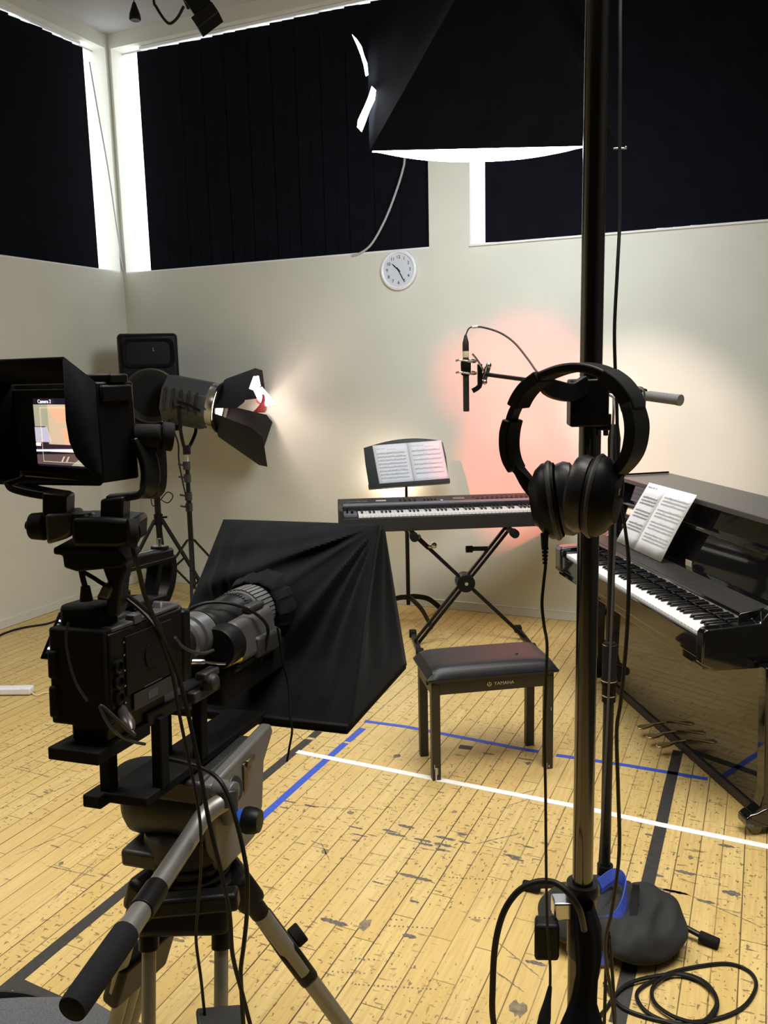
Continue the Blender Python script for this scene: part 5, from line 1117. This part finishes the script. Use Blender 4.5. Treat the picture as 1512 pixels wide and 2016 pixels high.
sp_(m, [(.0, .58), (.22, .58), (.28, .36), (.0, .36)], 4, .0015); sp_(m, [(0, .588), (.2, .592), (.2, .578), (0, .578)], 6, .0016); sq(m, 0, .30, .09, .345, 5, .0015); sq(m, .10, .22, .24, .36, 6, .0014); sp_(m, [(.0, .22), (1, .26), (1, .33), (.0, .33)], 6, .0013)
sp_(m, [(.0, .215), (.95, .25), (.95, .285), (.0, .245)], 5, .0018); sp_(m, [(.0, .03), (1, .03), (1, .22), (.0, .17)], 7, .0014); sp_(m, [(.62, .03), (1, .03), (1, .16), (.75, .12)], 1, .0016); sp_(m, [(.44, .08), (.47, .08), (.52, .16), (.49, .16)], 3, .0016); sp_(m, [(.52, .08), (.55, .08), (.60, .16), (.57, .16)], 3, .0016)
for (x0, y0, x1, y1) in ((.12, .86, .9, .868), (.12, .07, .128, .86), (.12, .07, 1, .078)): sq(m, x0, y0, x1, y1, 8, .002)
m.build('screen_picture', pics, mon, smooth=False)
text('screen_title', 'Camera 2', .0070, Fr(mf(sx0 + .026, sy0 + (sy1 - sy0) * .953, .0022), mf.x, mf.y, mf.z), pics[5], mon, .0002)
m = MB(); sq(m, .60, .965, .66, .985, 5, .0022); sq(m, .60, .925, .78, .955, 4, .0022); m.build('screen_readout', pics, mon, smooth=False)
# sun hood: four leaves flaring towards the viewer; right leaf cut back along a curve
D = .052; fl_ = .030; fx = .012
def hoodpt(x, y, d): return mf(x + (fx if x > -.09 else -fx) * d / D, y + (fl_ if y > 0 else -.004) * d / D, d)
cut = [(0.0, hh, D * .98), (0.0, hh * .2, .054), (0.0, -hh * .1, .051), (0.0, -hh * .40, .042), (0.0, -hh * .72, .020), (0.0, -hh, .004)]
m = MB()
P = [hoodpt(0, y, 0) for _, y, d in cut] + [mf(0 + fx * d / D, y + (fl_ * max(0, y / hh) if y > 0 else 0) * d / D, d) for _, y, d in cut]
n = len(cut); m.add(P, [[i, i + 1, n + i + 1, n + i] for i in range(n - 1)], True)
m.build('hood_right', cloth_black, mon, solid=.003)
m = MB(); m.add([hoodpt(-.185, hh, 0), hoodpt(0, hh, 0), mf(fx * .98, hh + fl_ * .98, D * .98), mf(-.185 - .05, hh + fl_, D)], [(0, 1, 2, 3)], True); m.build('hood_top', cloth_black, mon, solid=.003)
m = MB(); m.add([mf(-.170, -hh, .001), mf(-.170, hh, .001), mf(-.235, hh + fl_, D), mf(-.225, -hh - .004, D)], [(0, 1, 2, 3)], True); m.build('hood_left', cloth_black, mon, solid=.003)
m = MB(); m.add([mf(-.185, -hh, 0), mf(0, -hh, 0), mf(-.0, -hh - .001, .004), mf(-.10, -hh - .002, .03), mf(-.225, -hh - .004, D)], [(0, 1, 2, 3, 4)], True); m.build('hood_bottom', cloth_black, mon, solid=.003)
m = MB(mf); m.bx((.0, hh - .025, -.056), (.006, hh - .004, -.006)); m.bx((-.06, hh - .002, -.05), (.006, hh + .010, -.02)); m.build('top_bracket', black_plastic, mon, bevel=.004)
m = MB(); kb_ = at(318, 858, 1.135); m.cyl(at(265, 858, 1.13), kb_, .0155, n=20); m.cyl(at(318, 858, 1.135), at(341, 861, 1.14), .019, n=20); m.build('side_knob', rubber, mon, bevel=.002)
m = MB(); pts = [at(272, 860, 1.125), at(292, 905, 1.125), at(296, 945, 1.12), at(284, 970, 1.115), at(255, 977, 1.11), at(212, 982, 1.105)]; m.strap(pts, (.4, .9, 0), .030, .010, smooth=6); m.build('yoke_arm', black_metal, mon, bevel=.002)
m = MB(); m.strap([at(310, 868, 1.15), at(314, 930, 1.15), at(308, 966, 1.145), at(280, 975, 1.13)], (.4, .9, 0), .022, .010, smooth=6); m.build('yoke_arm', black_metal, mon, bevel=.002)
m = MB(); m.strap([at(28, 942, 1.12), at(36, 957, 1.12), at(62, 966, 1.115), at(100, 973, 1.11), at(128, 977, 1.105)], (.4, .9, 0), .030, .010, smooth=5); m.build('yoke_arm', black_metal, mon, bevel=.002)
def qblock(name, poly, y0, y1, mt_, bevel=.003):
    a = [at(px, py, y0) for px, py in poly]; d = V((0, y1 - y0, 0)); n = len(a); mm = MB(); mm.add(a + [p + d for p in a], [list(range(n)), list(range(n, 2 * n))[::-1]] + [[i, (i + 1) % n, n + (i + 1) % n, n + i] for i in range(n)], True); return mm.build(name, mt_, mon, bevel=bevel)
qblock('left_post', [(82, 970), (130, 976), (129, 1015), (82, 1020)], 1.085, 1.12, black_metal)
qblock('right_post', [(197, 984), (243, 978), (241, 1026), (196, 1030)], 1.085, 1.12, black_metal)
m = MB(); m.cyl(at(60, 1036, 1.10), at(92, 1036, 1.10), .017, .019, n=20); m.cyl(at(50, 1034, 1.10), at(62, 1035, 1.10), .006, n=12); m.build('pivot_knob', rubber, mon, bevel=.003)
qblock('left_hinge', [(86, 1012), (140, 1010), (142, 1050), (128, 1062), (90, 1074)], 1.08, 1.13, dark_grey, .005)
qblock('cross_block', [(138, 1020), (200, 1019), (266, 1024), (264, 1072), (232, 1079), (140, 1078)], 1.075, 1.14, black_plastic, .006)
m = MB(Fr(at(160, 1021, 1.10), (1, 0, 0), (0, 1, 0))); m.lathe([(0, 0), (.017, 0), (.018, .004), (.015, .008), (0, .008)], n=20); m.build('pan_dial', black_metal, mon)
m = MB(); m.cyl(at(250, 1050, 1.07), at(268, 1050, 1.075), .0185, n=22); m.lathe([(.010, 0), (.012, .0), (.012, .002), (.010, .002)], axfr(at(268, 1050, 1.075), (1, -.1, 0)), 20); m.build('tilt_knob', rubber, mon, bevel=.002)
qblock('adaptor', [(104, 1078), (228, 1078), (250, 1104), (240, 1118), (150, 1126), (125, 1118), (122, 1094), (104, 1092)], 1.08, 1.15, black_matte, .003)
qblock('mount_arm', [(198, 1112), (238, 1092), (248, 1120), (240, 1150), (234, 1215), (206, 1215), (212, 1150)], 1.13, 1.17, black_metal, .004)
m = MB(); m.tube([at(160, 1124, 1.12), at(164, 1142, 1.12), at(168, 1156, 1.12)], .004, 8); m.cyl(at(168, 1154, 1.12), at(170, 1182, 1.12), .006, .009, 12); m.build('signal_plug', rubber, mon)
m = MB(); m.tube([at(164, 1126, 1.13), at(185, 1138, 1.135), at(204, 1150, 1.14), at(250, 1172, 1.17), at(300, 1212, 1.20), at(318, 1240, 1.22)], .0032, 8); m.build('power_cable', cable_black, mon)
qblock('power_plug', [(203, 1150), (220, 1158), (212, 1182), (190, 1176)], 1.12, 1.14, mid_grey, .003)
# cables running down the rig
def cable(px, y, r, lab):
    P = [at(a, b_, c) for (a, b_), c in zip(px, y)]; mm = MB(); mm.tube(P, r, 8); tag(mm.build('camera_cable', cable_black, loc=P[-1]), lab, 'cable', 'cables on the camera rig')
n = 14
cable([(258, 1068), (266, 1095), (275, 1130), (283, 1165), (296, 1200), (318, 1250), (345, 1310), (362, 1370), (378, 1440), (396, 1530), (412, 1620), (436, 1720), (452, 1800), (458, 1880), (478, 1960), (496, 2030)], [1.09, 1.09, 1.10, 1.11, 1.12, 1.14, 1.16, 1.17, 1.17, 1.16, 1.15, 1.14, 1.14, 1.14, 1.14, 1.14], .0034, 'black cable running from the monitor down past the pan handle to the floor')
cable([(250, 1180), (280, 1205), (305, 1235), (322, 1275), (340, 1330), (352, 1400), (366, 1470), (382, 1545), (394, 1620), (396, 1700), (390, 1780), (386, 1850), (396, 1930), (406, 2030)], [1.16, 1.15, 1.14, 1.14, 1.15, 1.16, 1.165, 1.17, 1.17, 1.18, 1.19, 1.19, 1.19, 1.19], .0025, 'thin black cable hanging down between the two front leg tubes')
cable([(332, 1494), (372, 1504), (405, 1516), (432, 1536), (450, 1570), (466, 1620), (480, 1680), (487, 1730), (486, 1800), (480, 1860), (474, 1910), (476, 1960), (480, 2030)], [1.24, 1.23, 1.22, 1.20, 1.19, 1.18, 1.17, 1.16, 1.16, 1.16, 1.16, 1.16, 1.16], .0034, 'black cable curving over the fluid head and down its right side')

# ------------------------------------------------------------------ tripod with fluid head and pan handle
hd0 = rig(0, .27, -.31); hx, hy = rb, V((ra.x, ra.y, 0)).normalized(); hfr = Fr(hd0, hx, hy, (0, 0, 1))
T0 = V((hd0.x, hd0.y, hd0.z - .10)); 
tr_o = thing('tripod', 'grey and black video tripod with fluid head in the left foreground', 'tripod', (T0.x, T0.y, 0))
m = MB(hfr); g = Fr(hfr(-.10, 0, .0), hfr.y, hfr.z, hfr.x); m.lathe([(0, 0), (.050, 0), (.060, .012), (.062, .03), (.062, .16), (.055, .17), (0, .17)], g, 36); m.build('tilt_drum', dark_grey, tr_o)
m = MB(hfr); m.bx((-.055, -.06, .03), (.060, .13, .070)); m.build('platform', dark_grey, tr_o, bevel=.006)
m = MB(hfr); m.lathe([(0, 0), (.040, 0), (.042, .01), (.042, .035), (0, .038)], hfr.at(-.045, -.06, .05), 24); m.build('balance_dial', black_plastic, tr_o)
light_grey = mat('light_grey', (.13, .13, .128), .45, .2, var=.06)
m = MB(); g = Fr(hfr(.058, 0, 0), hfr.y, hfr.z, hfr.x); m.prism([(-.06, .02), (-.055, .066), (.17, .078), (.178, .06), (.135, .02), (.12, -.06), (.085, -.10), (-.03, -.10), (-.055, -.05)], 0, .022, g); m.build('side_cheek', light_grey, tr_o, bevel=.005)
m = MB(); m.box((.082, .07, .052), (.012, .03, .012), hfr); m.box((.0815, .055, .030), (.004, .016, .05), hfr); m.build('cheek_lever', dull_metal, tr_o, bevel=.002)
m = MB(hfr); m.lathe([(.030, -.02), (.075, -.04), (.080, -.075), (.062, -.090), (.05, -.10), (.0, -.10)], n=40); m.build('pan_base', dark_grey, tr_o)
m = MB(); m.box((-.055, -.03, -.075), (.07, .09, .030), hfr); m.build('drag_lever_block', dark_grey, tr_o, bevel=.006)
m = MB(hfr); m.lathe([(.050, -.095), (.058, -.10), (.058, -.112), (.064, -.116), (.064, -.130), (.074, -.135), (.078, -.175), (.060, -.19), (0, -.19)], n=40); m.build('bowl', black_metal, tr_o)
m = MB(hfr); m.lathe([(.0585, -.101), (.0605, -.103), (.0585, -.106)], n=40); m.lathe([(.0645, -.118), (.066, -.121), (.0645, -.124)], n=40); m.build('bowl_rings', grey_metal, tr_o)
m = MB(); q = hfr(.085, .02, -.10); m.cyl(at(470, 1618, 1.30), at(482, 1614, 1.30), .018, n=24); m.build('blue_ring', blue_plastic, tr_o)
m = MB(); m.lathe([(0, 0), (.0205, 0), (.022, .006), (.021, .020), (.018, .027), (0, .028)], axfr(at(481, 1614, 1.30), V((.95, -.2, 0))), 24); m.build('brake_knob', black_plastic, tr_o)
# pan handle
pa0 = at(446, 1574, 1.285)
m = MB(); m.cyl(hfr(.078, -.01, -.01), at(452, 1560, 1.285), .019, .016, 18); m.cyl(at(425, 1552, 1.29), at(462, 1560, 1.275), .0165, n=18); m.build('rosette', light_grey, tr_o, bevel=.002)
m = MB(); m.cyl(at(448, 1556, 1.275), at(449, 1590, 1.265), .0175, .016, 18); m.lathe([(0, 0), (.0205, 0), (.0205, .004), (0, .004)], axfr(at(462, 1552, 1.288), V((.9, -.3, .25))), 22); m.build('handle_clamp', dark_grey, tr_o, bevel=.002)
hp_ = [at(441, 1578, 1.268), at(424, 1588, 1.258), at(404, 1604, 1.245), at(388, 1626, 1.225), at(372, 1652, 1.195), at(330, 1716, 1.12), at(288, 1778, 1.05), at(250, 1834, .99), at(232, 1860, .965)]
m = MB(); m.tube(hp_, .0152, 18); m.build('handle_tube', tube_grey, tr_o)
m = MB(); m.cyl(at(309, 1748, 1.085), at(277, 1795, 1.032), .0176, n=18); m.build('handle_sleeve', black_plastic, tr_o, bevel=.002)
m = MB(); g0_, g1e = at(247, 1838, .985), at(140, 1990, .868); m.tube([g0_, g0_.lerp(g1e, .03), g0_.lerp(g1e, .5), g0_.lerp(g1e, .94), g0_.lerp(g1e, .985), g1e], [.0165, .0182, .0182, .0178, .015, .006], 20, smooth=3); m.build('handle_grip', foam, tr_o)
# legs
sp_t = math.tan(R(21)); ztop = T0.z - .045
def leg(az, sp, zt, jf, tr=.0115):
    d = V((math.cos(R(az)), math.sin(R(az)), 0)); tg = V((-d.y, d.x, 0))
    ax_ = V((d.x * math.sin(sp), d.y * math.sin(sp), -math.cos(sp))); top = V((T0.x, T0.y, zt)) + d * .062
    L_ = (zt - .02) / math.cos(sp)
    m = MB(); m.strap([top - ax_ * .015 , top + ax_ * .05], tg, .150, .05, smooth=0); yk = m.build('leg_yoke', black_plastic, tr_o, bevel=.012, seg=3)
    for s_ in (-1, 1):
        m = MB(); a0 = top + tg * (.060 * s_) + ax_ * .02; a1_ = top + tg * (.058 * s_) + ax_ * (L_ * (jf + .02)); m.cyl(a0, a1_, tr, n=18); m.build('leg', tube_grey, tr_o)
        m = MB(); q = top + tg * (.060 * s_) + ax_ * .03; m.cyl(q - ax_ * .01, q + ax_ * .045, .0165, n=16); m.build('tube_socket', black_plastic, tr_o, bevel=.002)
    j = top + ax_ * (L_ * jf)
    m = MB(); m.strap([j - ax_ * .05, j + ax_ * .05], tg, .140, .036, smooth=0); m.build('leg_joint', black_plastic, tr_o, bevel=.010, seg=3)
    m = MB(); q = j + tg * .0 + (d * math.cos(sp) + V((0, 0, math.sin(sp)))) * .018; m.cyl(q, q + (d * math.cos(sp) + V((0, 0, math.sin(sp)))) * .022, .020, n=18); m.build('leg_lock', rubber, tr_o, bevel=.003)
    for k_ in (-1, 0, 1):
        m = MB(); m.cyl(j + tg * (.030 * k_), top + ax_ * (L_ - .03) + tg * (.022 * k_), tr + .001, n=16); m.build('lower_tube', tube_grey, tr_o)
    m = MB(); f_ = top + ax_ * L_; m.cyl(f_ + V((0, 0, .02)), V((f_.x, f_.y, .0)), .02, .026, 14); m.build('rubber_foot', rubber, tr_o)
    return top, ax_, L_, d, tg
leg(270, R(16), ztop, .50); leg(30, R(28), ztop, .25, .0150); leg(152, R(21), ztop, .27, .0125)
m = MB(); c0 = at(296, 1784, 1.22); c1 = at(470, 1768, 1.22); m.strap([c0, c1], (0, 0, 1), .030, .03, smooth=0); m.build('leg_bridge', black_plastic, tr_o, bevel=.006)
m = MB(); c0 = at(388, 2012, 1.18); c1 = at(478, 2004, 1.20); m.strap([c0, c1], (0, 0, 1), .012, .05, smooth=0); m.build('spreader', dark_grey, tr_o, bevel=.004)

# ------------------------------------------------------------------ light
w = bpy.data.worlds.new('sky'); S.world = w; w.use_nodes = True
bg_ = w.node_tree.nodes['Background']; bg_.inputs[0].default_value = (.92, .96, 1, 1); bg_.inputs[1].default_value = 3.4
def light(kind, name, loc, energy, col, **k):
    l = bpy.data.lights.new(name, kind); l.energy = energy; l.color = col
    for a, b_ in k.items(): setattr(l, a, b_)
    o = bpy.data.objects.new(name, l); COL.objects.link(o); o.location = V(loc); return o
def aim(o, target): o.rotation_euler = (V(target) - o.location).to_track_quat('-Z', 'Y').to_euler()
# added unseen overhead lights that brighten the floor
o = light('AREA', 'added_overhead', wb(4.9, -3.7, ZC - .06), 92, (1, .95, .86), shape='RECTANGLE', size=2.0, size_y=2.0, spread=R(115)); o.rotation_euler = (0, 0, AZ)
o = light('AREA', 'added_overhead', wb(1.9, -4.4, ZC - .06), 60, (1, .95, .86), shape='RECTANGLE', size=1.6, size_y=1.6, spread=R(115)); o.rotation_euler = (0, 0, AZ)
# added unseen spots high at the left, tinting the back wall
for px, py, e, sz, bl in ((930, 752, 450, 9.5, 1.0), (1050, 760, 760, 13, 1.0), (1010, 945, 780, 11, .7), (1120, 860, 620, 14, 1.0)):
    o = light('SPOT', 'added_red_spot', (-1.9, 2.8, 3.7), e * 1.3, (1, .12, .09), spot_size=R(sz), spot_blend=bl, shadow_soft_size=.06); aim(o, onB(px, py))
o = light('SPOT', 'added_warm_spot', (-1.9, 3.0, 3.6), 950, (1, .76, .66), spot_size=R(15), spot_blend=.9, shadow_soft_size=.06); aim(o, onB(1300, 850))
# the film lamp grazing the wall
src = lf(0, 0, .45)
light('POINT', 'lamp_spill', lf(0, 0, .30), 2.0, (1, .75, .65), shadow_soft_size=.05)
o = light('SPOT', 'lamp_leak', lf(0, .12, .30), 14, (1, .66, .58), spot_size=R(16), spot_blend=1.0, shadow_soft_size=.03); aim(o, onB(455, 590))
# added hidden point light for the wall glow around the music desk
light('POINT', 'added_desk_glow', onB(765, 945, -.11), 6, (1, .80, .62), shadow_soft_size=.03)

S.view_settings.view_transform = 'Standard'; S.view_settings.look = 'None'; S.view_settings.gamma = 1.0; S.view_settings.use_curve_mapping = False
S.view_settings.exposure = 0.0
